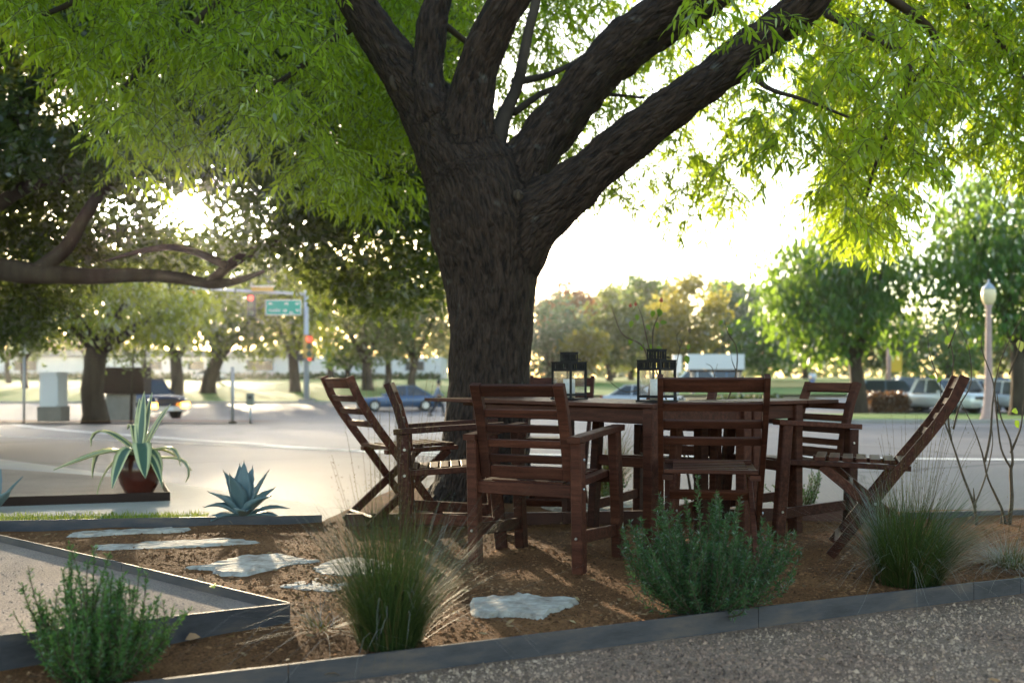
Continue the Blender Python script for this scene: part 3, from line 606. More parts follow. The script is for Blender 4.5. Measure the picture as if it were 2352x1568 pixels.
branch_obj([(520,610,10),(420,570,9),(330,575,7),(240,600,2)], OD, OD, oak, M['bark_far'], OL)
branch_obj([(860,540,12),(790,420,14),(740,300,16),(700,150,18),(650,-50,20)], OD+2, OD+2, oak, M['bark_far'], OL)
KO = [(-700,760),(-200,800),(0,770),(60,790),(110,760),(140,730),(190,655),(300,630),(480,625),(560,600),(650,606),(700,640),(780,690),(850,715),(930,705),(1000,700),(1030,640),(1080,560)]
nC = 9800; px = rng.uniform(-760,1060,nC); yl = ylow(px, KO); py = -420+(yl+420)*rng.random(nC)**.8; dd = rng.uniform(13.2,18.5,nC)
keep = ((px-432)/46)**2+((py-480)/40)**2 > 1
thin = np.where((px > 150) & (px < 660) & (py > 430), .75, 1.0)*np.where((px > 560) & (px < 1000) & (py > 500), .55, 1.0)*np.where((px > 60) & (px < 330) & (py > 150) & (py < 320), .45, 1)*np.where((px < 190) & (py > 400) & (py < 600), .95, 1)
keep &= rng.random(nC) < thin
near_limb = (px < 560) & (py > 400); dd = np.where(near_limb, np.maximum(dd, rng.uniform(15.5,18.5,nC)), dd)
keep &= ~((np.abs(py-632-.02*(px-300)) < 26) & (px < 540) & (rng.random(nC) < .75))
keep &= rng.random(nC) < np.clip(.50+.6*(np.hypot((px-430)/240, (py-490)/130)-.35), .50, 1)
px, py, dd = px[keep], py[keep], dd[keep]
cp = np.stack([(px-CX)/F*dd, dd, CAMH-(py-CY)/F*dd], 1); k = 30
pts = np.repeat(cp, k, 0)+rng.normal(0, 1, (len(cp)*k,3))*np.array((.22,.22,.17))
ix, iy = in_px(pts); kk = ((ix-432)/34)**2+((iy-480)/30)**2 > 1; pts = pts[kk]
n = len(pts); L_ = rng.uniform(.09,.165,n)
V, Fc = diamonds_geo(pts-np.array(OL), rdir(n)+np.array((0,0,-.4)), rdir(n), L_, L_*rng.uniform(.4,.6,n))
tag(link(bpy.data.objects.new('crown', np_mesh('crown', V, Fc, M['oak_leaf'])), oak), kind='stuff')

# ------------------------------------------------------------------ background trees
def crown_mat(name, a, b_, tr, tw=.45): return leaf_mat(name, a, b_, tr, tw, .5, .15)
CM = dict(dark=crown_mat('crown_dark_green', (.028,.085,.030), (.055,.125,.040), (.24,.38,.03), .42),
          yellow=crown_mat('crown_yellow_green', (.070,.105,.016), (.12,.15,.022), (.36,.42,.04), .5),
          olive=crown_mat('crown_olive', (.050,.075,.028), (.085,.11,.038), (.22,.26,.06), .45),
          blue=crown_mat('crown_blue_green', (.045,.08,.06), (.07,.11,.08), (.12,.18,.09), .4),
          gold=crown_mat('crown_gold', (.12,.105,.018), (.17,.135,.022), (.42,.37,.05), .5),
          rust=crown_mat('crown_rust', (.13,.055,.03), (.17,.08,.04), (.34,.15,.06), .45),
          pale=crown_mat('crown_pale', (.10,.11,.06), (.15,.15,.08), (.34,.32,.12), .5))
def bg_tree(label, px, d, tw, cpx, cpy, rx, ry, kind, n=2600, leafpx=11, droop=.3, forks=3, name='park_tree', group='trees in the park across the road', bare=None):
    b = G(px, d, .05 if d > 51 else .1); root = thing(name, label, 'tree', b, 0, group)
    s = d/F; c = P(cpx, cpy, d)-b; rx_, ry_ = rx*s, ry*s; r0 = tw*s/2
    mb = MB(); bend = Vector((random.uniform(-.3,.3)*r0*2, 0, 0)); fork_z = max(.25*c.z, c.z-ry_*.95)
    top = Vector((c.x*.35, 0, fork_z))
    mb.tube([Vector((0,0,-.2)), Vector((0,0,.25*fork_z))*.3, top*.4+bend, top], [r0*1.35, r0*1.08, r0*.95, r0*.85], 9, True, .04)
    for i in range(forks):
        a = 6.28*i/forks+random.random(); e = c+Vector((math.cos(a)*rx_*.55, math.sin(a)*rx_*.4, random.uniform(-.1,.5)*ry_))
        mid = top.lerp(e, .45)+Vector((math.cos(a)*rx_*.05, 0, .05*ry_)); mb.tube([top*.92, mid, e], [r0*.6, r0*.38, r0*.1], 6, True, .05)
    mb.obj('trunk', M['bark_far'], root, True)
    nc = max(14, n//55); u = rdir(nc)*(rng.random(nc)[:,None]**.38); cc = np.array(c)+u*np.array((rx_, rx_*.85, ry_))*.95
    cc[:,2] += rng.normal(0, .07*ry_, nc); k = n//nc; sig = .17*(rx_*ry_)**.5
    pts = np.repeat(cc, k, 0)+rng.normal(0, sig, (nc*k,3))*np.array((1,1,.8)); pts = pts[pts[:,2] > c.z-ry_*(1.0+.10*np.sin(pts[:,0]*2.3))]; m = len(pts); ls = leafpx*s*rng.uniform(.7,1.4,m)
    V, Fc = diamonds_geo(pts, rdir(m)+np.array((0,0,-droop*2)), rdir(m), ls*1.3, ls*.62)
    tag(link(bpy.data.objects.new('crown', np_mesh('crown', V, Fc, CM[kind])), root), kind='stuff'); return root
GL, GR = 'trees on the left across the road', 'trees in the park on the right'
bg_tree('rounded dark green tree on the lawn left of the street lamp', 1975, 52, 36, 1940, 668, 190, 160, 'dark', 8200, 13, 1.0, 4, group=GR)
bg_tree('tall dark green tree at the right edge behind the street lamp', 2342, 46, 40, 2330, 570, 215, 225, 'dark', 10000, 13, 1.0, 4, group=GR)
bg_tree('forked street tree by the grey utility cabinet', 220, 30, 54, 232, 700, 270, 98, 'yellow', 5600, 13, .6, 6, group=GL)
bg_tree('slim upright lawn tree with one straight trunk left of the traffic signal', 405, 72, 30, 400, 672, 160, 158, 'yellow', 5200, 11, group=GL)
bg_tree('leaning multi-branched lawn tree beside the small far car', 478, 78, 34, 540, 676, 160, 155, 'olive', 5200, 11, .3, 4, group=GL)
bg_tree('lawn tree directly left of the traffic signal pole', 678, 80, 26, 665, 680, 145, 145, 'yellow', 4800, 11, group=GL)
bg_tree('small round dark tree by the white wall right of the signal', 798, 95, 14, 800, 812, 52, 42, 'dark', 1200, 9, group=GL)
bg_tree('grey leaved tree with a dark forked trunk above the blue sedan', 845, 84, 26, 838, 720, 120, 120, 'olive', 3600, 10, .3, 4, group=GL)
bg_tree('slim pale tree above the roof of the blue sedan', 888, 92, 16, 895, 700, 90, 130, 'pale', 2800, 10, group=GL)
bg_tree('pale green tree with twin stems just left of the big trunk', 945, 90, 18, 965, 700, 110, 140, 'pale', 3400, 10, group=GL)
bg_tree('thin bare looking tree at the left edge before the wall', 58, 90, 14, 50, 770, 80, 60, 'olive', 1000, 9, group=GL)
bg_tree('broad yellow green tree behind the traffic signal', 760, 120, 16, 755, 690, 120, 125, 'yellow', 3200, 9, group=GL)
for lab, q in (('hazy yellow tree behind the white wall at the far left', (20,110,12,10,680,200,150,'yellow')), ('hazy olive tree behind the white wall near the forked tree', (200,115,12,190,680,170,140,'olive')),
               ('hazy pale green tree behind the flat roof', (330,112,12,330,670,160,140,'pale')), ('hazy yellow tree behind the wall near the straight trunk', (500,118,12,500,680,160,140,'yellow')),
               ('hazy olive tree behind the green street sign', (640,185,10,640,720,140,110,'olive')), ('hazy pale tree in the gap right of the signal', (880,180,10,880,735,120,100,'pale')),
               ('hazy green tree hidden by the big trunk', (1020,170,10,1030,740,110,100,'olive'))):
    bg_tree(lab, *q, 1800, 10, group=GL)
for lab, q in (('blue green tree just right of the big trunk', (1262,120,18,1262,775,85,105,'blue')), ('rust coloured tree top above the blue green tree', (1285,150,10,1290,715,62,62,'rust')),
               ('mid green tree behind the rose hips', (1400,125,16,1395,760,85,100,'olive')), ('tall sparse dark tree rising above the tree line', (1480,170,10,1490,690,70,75,'dark')),
               ('golden autumn tree right of the rose hips', (1585,130,14,1590,735,85,100,'gold')), ('small golden tree low behind the lanterns', (1345,115,12,1345,800,50,50,'gold')),
               ('olive tree between the lanterns', (1450,135,14,1450,770,70,85,'olive')), ('orange tinted tree behind the second lantern', (1530,140,12,1530,760,65,85,'gold')),
               ('bluish tree above the white signboard', (1690,140,12,1690,760,75,90,'blue')), ('dark leafy tree left of the rounded lawn tree', (1755,120,14,1755,790,80,75,'dark')),
               ('rusty low tree in the middle of the tree line', (1345,160,10,1350,720,55,55,'rust')), ('open dark crown on the skyline right of the golden tree', (1680,185,10,1690,690,75,58,'dark')),
               ('olive tree on the skyline left of the tall sparse one', (1410,180,10,1420,715,75,60,'olive')), ('hazy blue tree seen under the rounded crown', (1850,150,14,1850,770,90,70,'blue')),
               ('hazy olive tree behind the parked cars', (2040,140,14,2040,780,90,75,'olive')), ('hazy green tree behind the yellow sign', (2180,130,14,2170,790,100,80,'dark')),
               ('hazy dark tree at the far right behind the parked cars', (2300,135,14,2300,790,100,80,'olive'))):
    bg_tree(lab, *q, 2800, 10, group=GR)
mb = MB(); n = 5200; px = rng.uniform(-900, 3300, n); d = rng.uniform(230,290,n); hpx = rng.uniform(0,95,n)*(.75+.25*np.sin(px*.021)); s = d/F
pts = np.stack([(px-CX)*s, d, .9+hpx*s], 1); L_ = 26*s*rng.uniform(.6,1.3,n)
V, Fc = diamonds_geo(pts, rdir(n), rdir(n), L_, L_*.7); tag(link(bpy.data.objects.new('far_woods', np_mesh('far_woods', V, Fc, CM['olive']))), kind='stuff')

# ------------------------------------------------------------------ far buildings
def place_box(mb, px0, px1, py0, py1, d, depth, off):
    a, b = P(px0, py0, d), P(px1, py1, d); c = (a+b)/2; mb.box(Vector((c.x, d+depth/2, c.z))-off, (abs(b.x-a.x), depth, abs(a.z-b.z)))
B0 = G(480,150); bld = thing('office_building', 'long low white walled building with a flat grey roof beyond the lawn', 'building', B0)
mb = MB(); place_box(mb, -400, 1012, 820, 880, 150, 16, B0); mb.obj('wall', M['wallw'], bld)
mb = MB(); place_box(mb, -420, 660, 804, 819.9, 149.4, 17, B0); mb.obj('roof', M['roof'], bld)
for a, b, c, e in ((565,628,826,852),(430,470,828,850),(330,372,828,850),(930,975,828,852),(30,85,826,852)):
    w_ = MB(); place_box(w_, a, b, c, e, 149.93, .3, B0); wo = w_.obj('window', M['pole'], bld)
    w_ = MB(); place_box(w_, a+2, b-2, c+2, e-2, 149.88, .2, B0); w_.obj('pane', M['glassdark'], wo)
B1 = G(130,175); b1 = thing('brick_building', 'pinkish brick building with a low gable behind the white wall', 'building', B1)
mb = MB(); place_box(mb, 45, 225, 800, 880, 175, 12, B1); mb.obj('wall', M['brickpink'], b1)
a0, a1, ap = P(40,801,174.6)-B1, P(230,801,174.6)-B1, P(135,768,174.6)-B1
mb = MB(); mb.add([a0, a1, ap, a0+Vector((0,13,0)), a1+Vector((0,13,0)), ap+Vector((0,13,0))], [(0,1,2),(5,4,3),(0,3,4,1),(1,4,5,2),(2,5,3,0)]); mb.obj('roof', M['brickpink'], b1)
def hedge(label, px0, px1, d, h, mat, n=900, name='hedge', lp=9, dep=1.2):
    a, b = G(px0, d, .08), G(px1, d, .08); root = thing(name, label, 'hedge', (a+b)/2, 0, 'low hedges'); W_ = (b-a).length
    pts = np.stack([rng.uniform(-W_/2, W_/2, n), rng.uniform(-dep/2, dep/2, n), rng.random(n)**.7*h*(.85+.15*np.sin(rng.uniform(0,9,n)))], 1); L_ = lp*d/F*rng.uniform(.7,1.3,n)
    V, Fc = diamonds_geo(pts, rdir(n), rdir(n), L_, L_*.7); tag(link(bpy.data.objects.new('foliage', np_mesh('foliage', V, Fc, mat)), root), kind='stuff')
    MB().box((0,0,h*.35), (W_*.96, dep*.7, h*.7)).obj('core', mat, root)
hedge('dark clipped hedge at the foot of the long white wall', -250, 1010, 146, .75, M['hedge'], 4200)
hedge('brown clipped hedge in front of the parked dark blue estate car', 1993, 2082, 53.6, 1.05, M['hedge_brown'], 1300)
hedge('low green hedge on the lawn behind the right folding chair', 1640, 1790, 62, .55, M['hedge'], 900)

# ------------------------------------------------------------------ vehicles
def car(name, label, px, d, head, L_, W_, H_, kind, paint, group=None, lit=None, dz=0.0, plate_=True):
    root = thing(name, label, {'pickup':'pickup truck','suv':'car','sedan':'car'}[kind], G(px, d, dz), head, group)
    zb = .22 if kind == 'sedan' else .34; belt = {'sedan':.60,'suv':.58,'pickup':.60}[kind]*H_; hood = belt*(.90 if kind == 'sedan' else .98); hw = W_/2
    top = {'sedan':[(-.5,.50*H_),(-.47,.56*H_),(-.42,hood*.93),(-.22,hood),(-.17,belt),(.30,belt*1.03),(.40,belt*1.02),(.48,belt*.95),(.5,.45*H_)],
           'suv':[(-.5,.46*H_),(-.485,hood*.9),(-.44,hood*.96),(-.24,hood),(-.2,belt),(.47,belt),(.5,.5*H_)],
           'pickup':[(-.5,.46*H_),(-.488,hood*.93),(-.45,hood*.98),(-.27,hood),(-.24,belt),(.49,belt*.96),(.5,belt*.9)]}[kind]
    V, Fc = [], []
    for t, zt in top:
        e = 1-max(0,(abs(t)-.40)/.10)**2*.16; w_ = hw*e
        sec = [(-w_*.9,zb),(-w_,zb+.25*(zt-zb)),(-w_,zb+.72*(zt-zb)),(-w_*.93,zt-.02),(-w_*.5,zt+.015),(0,zt+.025),(w_*.5,zt+.015),(w_*.93,zt-.02),(w_,zb+.72*(zt-zb)),(w_,zb+.25*(zt-zb)),(w_*.9,zb)]
        V += [(x, t*L_, z) for x, z in sec]
    m = 11; n = len(top)
    Fc = [(i*m+j, (i+1)*m+j, (i+1)*m+(j+1)%m, i*m+(j+1)%m) for i in range(n-1) for j in range(m)]+[tuple(range(m)), tuple(reversed(range((n-1)*m, n*m)))]
    MB().add(V, Fc).obj('body', paint, root, True)
    cab = {'sedan':[(-.19,belt-.03,.92),(-.03,H_-.03,.72),(.18,H_-.04,.72),(.37,belt+.02,.88)],
           'suv':[(-.21,belt-.02,.93),(-.08,H_-.04,.78),(.36,H_-.05,.78),(.485,belt,.90)],
           'pickup':[(-.25,belt-.02,.93),(-.13,H_-.04,.78),(.08,H_-.05,.78),(.14,belt,.90)]}[kind]
    z0 = belt-.03; V = []
    for t, z, e in cab: V += [(-hw*e, t*L_, z), (hw*e, t*L_, z)]
    for t in (cab[0][0], cab[-1][0]): V += [(-hw*.93, t*L_, z0), (hw*.93, t*L_, z0)]
    MB().add(V, [(0,1,3,2),(2,3,5,4),(4,5,7,6),(0,2,4,6,10,8),(9,11,7,5,3,1),(8,9,1,0),(6,7,11,10),(8,10,11,9)]).obj('glasshouse', M['glassdark'], root)
    mb = MB(); (t1,zz,e1),(t2,z2,e2) = cab[1], cab[2]
    mb.box((0,(t1+t2)/2*L_,(zz+z2)/2+.012), (hw*2*e1+.03,(t2-t1)*L_+.10,.045)); mb.obj('roof', paint, root)
    mb = MB()
    for s in (-1,1):
        pr = [Vector((s*(hw*e+.004), t*L_, z)) for t, z, e in cab]
        MB().sweep([pr[0],pr[1]], .05, .06, (1,0,0)).obj('pillar', paint, root); MB().sweep([pr[2],pr[3]], .05, .07 if kind == 'sedan' else .16, (1,0,0)).obj('pillar', paint, root)
        q = .5*(cab[1][0]+cab[2][0])+.0; MB().sweep([(s*(hw*.935),q*L_,belt),(s*(hw*e1+.006),q*L_,zz)], .04, .07, (1,0,0)).obj('pillar', paint, root)
    r = .32 if kind == 'sedan' else .37
    for t in (-.31,.30):
        for s in (-1,1):
            c = Vector((s*(hw-.10), t*L_, r)); w_ = MB(); V_, F_ = tube([c-Vector((.115*s,0,0)), c+Vector((.125*s,0,0))], [r,r], 18); w_.add(V_, F_); wo = w_.obj('wheel', M['tyre'], root)
            w_ = MB(); V_, F_ = tube([c+Vector((.10*s,0,0)), c+Vector((.132*s,0,0))], [r*.66,r*.60], 14); w_.add(V_, F_); w_.obj('rim', M['rim'], wo)
    zl = (.50 if kind == 'sedan' else .46)*H_
    for s in (-1,1):
        MB().box((s*hw*.70,-.478*L_,zl), (hw*.36,.10,.15), s*.25).obj('headlight', M['white_lit'] if lit else M['headlight'], root)
        MB().box((s*hw*.74,.484*L_,zl+.06), (hw*.34,.08,.16), -s*.2).obj('tail_light', M['tail'], root)
        if lit: MB().box((s*hw*.76,-.512*L_,zl-.20), (.34,.10,.22)).obj('turn_signal', M['orange_lit'], root)
        MB().box((s*(hw+.09),-.19*L_,belt+.05), (.17,.10,.13)).obj('mirror', paint, root)
    MB().box((0,-.499*L_,zl-.01), (hw*.95,.05,.17)).obj('grille', M['black'], root)
    MB().box((0,-.503*L_,zb+.12), (W_*.82,.09,.20)).obj('bumper', M['black'] if kind != 'pickup' else M['rim'], root)
    if plate_: MB().box((0,-.512*L_,zb+.14), (.32,.09,.16)).obj('number_plate', M['white'], root)
    return root
def paint(name, c): return plain(name, c, .22, .15, spec=.6)
PB, PDB, PS, PW, PBL, PG = paint('paint_blue',(.05,.10,.19)), paint('paint_dark_blue',(.012,.018,.04)), paint('paint_silver',(.45,.47,.49)), paint('paint_white',(.70,.71,.71)), paint('paint_bright_blue',(.05,.16,.42)), paint('paint_slate',(.09,.13,.18))
GP = 'cars in the car park on the right'
car('sedan_car', 'blue grey sedan crossing the road behind the left chairs', 917, 57, R(-78), 4.7, 1.85, 1.45, 'sedan', PB, 'cars on the road', None)
car('pickup_truck', 'dark pickup with orange turn signals lit beside the brown panel', 318, 44, R(48), 5.2, 1.95, 1.75, 'pickup', PDB, 'cars on the road', True)
car('silver_car', 'pale silver car seen between the two lanterns', 1476, 56, R(62), 4.5, 1.85, 1.5, 'sedan', PS, 'cars on the road')
car('small_car', 'small pale car far off by the white wall', 482, 132, R(90), 4.3, 1.8, 1.45, 'sedan', PS, 'cars on the road', dz=.1)
car('estate_car', 'dark blue estate car parked behind the brown hedge', 2050, 58, R(88), 4.8, 1.9, 1.75, 'suv', PG, GP)
car('white_truck', 'white pickup with a black grille parked nearest the lamp post', 2146, 54, R(30), 5.6, 2.0, 1.85, 'pickup', PW, GP)
car('silver_truck', 'silver four wheel drive parked behind the lamp post', 2250, 55, R(28), 5.0, 1.95, 1.8, 'suv', PS, GP)
car('white_suv', 'pale silver car at the right edge of the car park', 2352, 53, R(26), 4.8, 1.95, 1.75, 'suv', PW, GP)
car('blue_car', 'bright blue car parked in the back row', 2292, 64, R(80), 4.6, 1.9, 1.7, 'suv', PBL, GP)
car('grey_car', 'slate roofed car parked in the back row behind the estate car', 2125, 66, R(85), 4.8, 1.9, 1.75, 'suv', PG, GP)
car('white_van', 'white car far away below the signboard', 1618, 90, R(80), 4.6, 1.9, 1.7, 'suv', PW, GP)
car('blue_van', 'pale blue car far away right of the signboard posts', 1678, 92, R(95), 4.5, 1.9, 1.6, 'suv', PB, GP)

# ------------------------------------------------------------------ street furniture
def upright(root, name, px, py0, py1, d, r, mat, n=10):
    o = Vector(root.location); return MB().tube([P(px,py0,d)-o, P(px,py1,d)-o], r, n).obj(name, mat, root, True)
D = 66.5
sg = thing('traffic_signal', 'grey traffic signal pole with a mast arm and red lights', 'traffic light', G(703, D, .1)); so = Vector(sg.location)
mb = MB(); mb.tube([P(704,932,D)-so, P(703,660,D)-so], [.20,.13], 12); mb.obj('pole', M['pole'], sg, True)
mb = MB(); mb.box(P(704,924,D)-so, (.95,.95,.5)); mb.obj('base', M['conc_base'], sg)
mb = MB(); mb.tube([P(703,676,D)-so, P(560,668,D-1)-so, P(420,660,D-2)-so, P(300,655,D-3)-so], [.11,.09,.07,.05], 8); mb.obj('mast_arm', M['pole'], sg, True)
def head(parent, c, rz, n=3, lit=0, s=1.0):
    c = c-so; mb = MB(); mb.box(c, (.42*s,.32*s,1.15*s*n/3), rz); h = mb.obj('signal_head', M['signal'] if s > 1.3 else M['black'], parent)
    f = Vector((math.sin(rz), -math.cos(rz), 0))
    for i in range(n):
        cc = c+f*(.17*s)+Vector((0,0,(n/2-.5-i)*.37*s)); V_, F_ = tube([cc, cc+f*.03], [.15*s]*2, 12); MB().add(V_, F_).obj('lens', M['redlamp'] if i == lit else M['offlamp'], h)
        V_, F_ = tube([cc+Vector((0,0,.16*s)), cc+f*.22+Vector((0,0,.15*s))], [.05*s]*2, 6); MB().add(V_, F_).obj('visor', M['black'], h)
head(sg, P(708,796,D-.6), R(25), 3, 0, 1.35)
head(sg, P(577,701,D-1.4), R(4), 3, 0, 1.25)
head(sg, P(443,690,D-2), R(4), 3, 0, 1.1)
mb = MB(); c = P(604,664,D-1.5)-so; mb.box(c, (1.45,.30,.30)); hh = mb.obj('signal_head', M['signal'], sg); MB().box(c+Vector((0,0,.17)), (1.5,.36,.05)).obj('hood', M['white'], hh)
for dx, lit in ((-.42, False), (.32, True)):
    c = P(704,821,D-.5)-so+Vector((dx,0,0)); MB().box(c, (.40,.35,.46)).obj('pedestrian_signal', M['black'], sg)
    if lit: MB().box(c+Vector((-.08,-.18,0)), (.22,.03,.34)).obj('red_hand', M['redlamp'], sg)
sn = thing('street_sign', 'green street name sign with white lettering hung from the mast arm', 'sign', P(651,706,D-1.2)); o = Vector(sn.location)
MB().box((0,0,0), (2.35,.04,1.0)).obj('border', M['white'], sn); MB().box((0,-.012,0), (2.27,.04,.92)).obj('panel', M['green_sign'], sn)
mb = MB(); 
for x0, x1, z0, z1 in ((-.95,-.68,.16,.32),(.10,.30,.16,.34),(.80,1.02,.14,.34),(-.95,-.20,-.28,-.12),(.0,.18,-.30,-.16),(.42,.60,-.40,-.30),(.84,1.0,-.28,-.12)):
    x = x0
    while x < x1-.02:
        h = random.uniform(.10,.17); mb.box(((x+.03),-.036,(z0+z1)/2), (.05,.012,h)); mb.box((x+.05,-.036,(z0+z1)/2+random.choice((-.05,0,.05))), (.09,.012,.035)); x += .13
mb.obj('lettering', M['white'], sn)
D = 30.0
ub = thing('utility_cabinet', 'grey metal utility cabinet on a concrete base under the forked tree', 'utility box', G(123, D, .07)); o = Vector(ub.location)
MB().box((0,0,.21), (.70,.62,.46)).obj('base', M['conc_base'], ub); mb = MB(); mb.box((0,0,.92), (.58,.50,.98), R(-14)); mb.obj('cabinet_body', M['cabinet'], ub)
MB().box((0,0,1.44), (.64,.56,.06), R(-14)).obj('lid', M['white'], ub); MB().box((.05,-.262,.92), (.46,.02,.86), R(-14)).obj('door', M['cabinet'], ub); MB().box((.20,-.285,.92), (.03,.03,.14), R(-14)).obj('handle', M['black'], ub)
po = thing('post', 'slim grey pole left of the utility cabinet', 'post', G(55, D, .07)); upright(po, 'pole', 55, 975, 800, D, .035, M['pole']); MB().box((0,0,2.2), (.25,.03,.35)).obj('plate', M['white'], po)
po = thing('post', 'square grey post standing by the road right of the potted agave', 'post', G(534, D, .0)); upright(po, 'shaft', 534, 978, 842, D, .055, M['pole'], 6); MB().tube([(0,0,0),(0,0,.06)], .12, 10).obj('foot', M['pole'], po)
po = thing('parking_meter', 'small green grey box on a short post by the road', 'meter', G(575, D, .0)); upright(po, 'shaft', 575, 978, 935, D, .035, M['pole']); mb = MB(); mb.box((0,0,.72), (.20,.16,.36)); mb.obj('meter_head', plain('meter_green',(.16,.22,.20),.5), po); MB().box((0,-.085,.78), (.12,.01,.1)).obj('display', M['glassdark'], po)
bs = thing('brown_sign', 'large dark brown sign panel on a pale base behind the forked tree', 'sign', G(268, 36)); o = Vector(bs.location)
mb = MB(); place_box(mb, 201, 331, 843, 905, 36, .7, o); mb.obj('panel', M['brownsign'], bs); mb = MB(); place_box(mb, 243, 300, 905.2, 972, 36.1, .5, o); mb.obj('base', M['conc_base'], bs)
sap = thing('sapling', 'thin young tree in front of the brown sign panel', 'tree', G(302, 31)); o = Vector(sap.location)
MB().tube([P(301,972,31)-o, P(303,880,31)-o, P(308,800,31)-o], [.05,.04,.02], 8, True, .05).obj('trunk', M['bark_far'], sap, True)
n = 350; pts = np.array(P(300,815,31)-o)+rng.normal(0,1,(n,3))*np.array((.5,.4,.25)); V, Fc = diamonds_geo(pts, rdir(n), rdir(n), rng.uniform(.1,.2,n), rng.uniform(.05,.1,n)); tag(link(bpy.data.objects.new('crown', np_mesh('crown', V, Fc, CM['olive'])), sap), kind='stuff')
D = 31.0
lp = thing('street_lamp', 'pale concrete street lamp with an acorn globe beside the parked cars', 'street lamp', G(2271, D, .1)); o = Vector(lp.location); k = D/F
zt = lambda py: (P(0,py,D)-o).z
MB().lathe([(.27,zt(972)),(.27,zt(962)),(.20,zt(950)),(.15,zt(925)),(.115,zt(880)),(.075,zt(712)),(.08,zt(708)),(.115,zt(700))], 16).obj('pole', M['lamp_pole'], lp, True)
MB().lathe([(.10,zt(701)),(.15,zt(697)),(.19,zt(690)),(.215,zt(676)),(.20,zt(665)),(.15,zt(662))], 18).obj('globe', M['lamp_glass'], lp, True)
MB().lathe([(.20,zt(664.5)),(.17,zt(660)),(.10,zt(654)),(.05,zt(650)),(.03,zt(648)),(.02,zt(641))], 14).obj('cap', M['pole'], lp, True)
wb = thing('signboard', 'white horizontal signboard on short posts across the park', 'sign', G(1644, 72)); o = Vector(wb.location)
mb = MB(); place_box(mb, 1578, 1710, 813, 848, 72, .35, o); mb.obj('panel', M['white'], wb); mb = MB(); place_box(mb, 1582, 1706, 848.3, 854, 72.1, .2, o); mb.obj('rail', M['brownsign'], wb)
for q in (1592, 1700): mb = MB(); place_box(mb, q-4, q+4, 854.3, 905, 72, .3, o); mb.obj('post', M['conc_base'], wb)
ys = thing('yellow_sign', 'yellow rectangular sign on a pinkish post near the parked cars', 'sign', G(2046, 60)); o = Vector(ys.location)
MB().tube([P(2042,900,60)-o, P(2042,800,60)-o], .13, 8).obj('post', M['lamp_pole'], ys, True); mb = MB(); place_box(mb, 2047, 2072, 809, 854, 59.9, .06, o); mb.obj('panel', plain('yellow_sign_paint',(.75,.48,.03),.5), ys)
tp = thing('small_sign', 'tall narrow white sign behind the second lantern', 'sign', G(1556, 76)); o = Vector(tp.location); mb = MB(); place_box(mb, 1546, 1566, 815, 856, 76, .2, o); mb.obj('panel', M['white'], tp); mb = MB(); place_box(mb, 1553, 1559, 856.2, 905, 76, .15, o); mb.obj('post', M['pole'], tp)

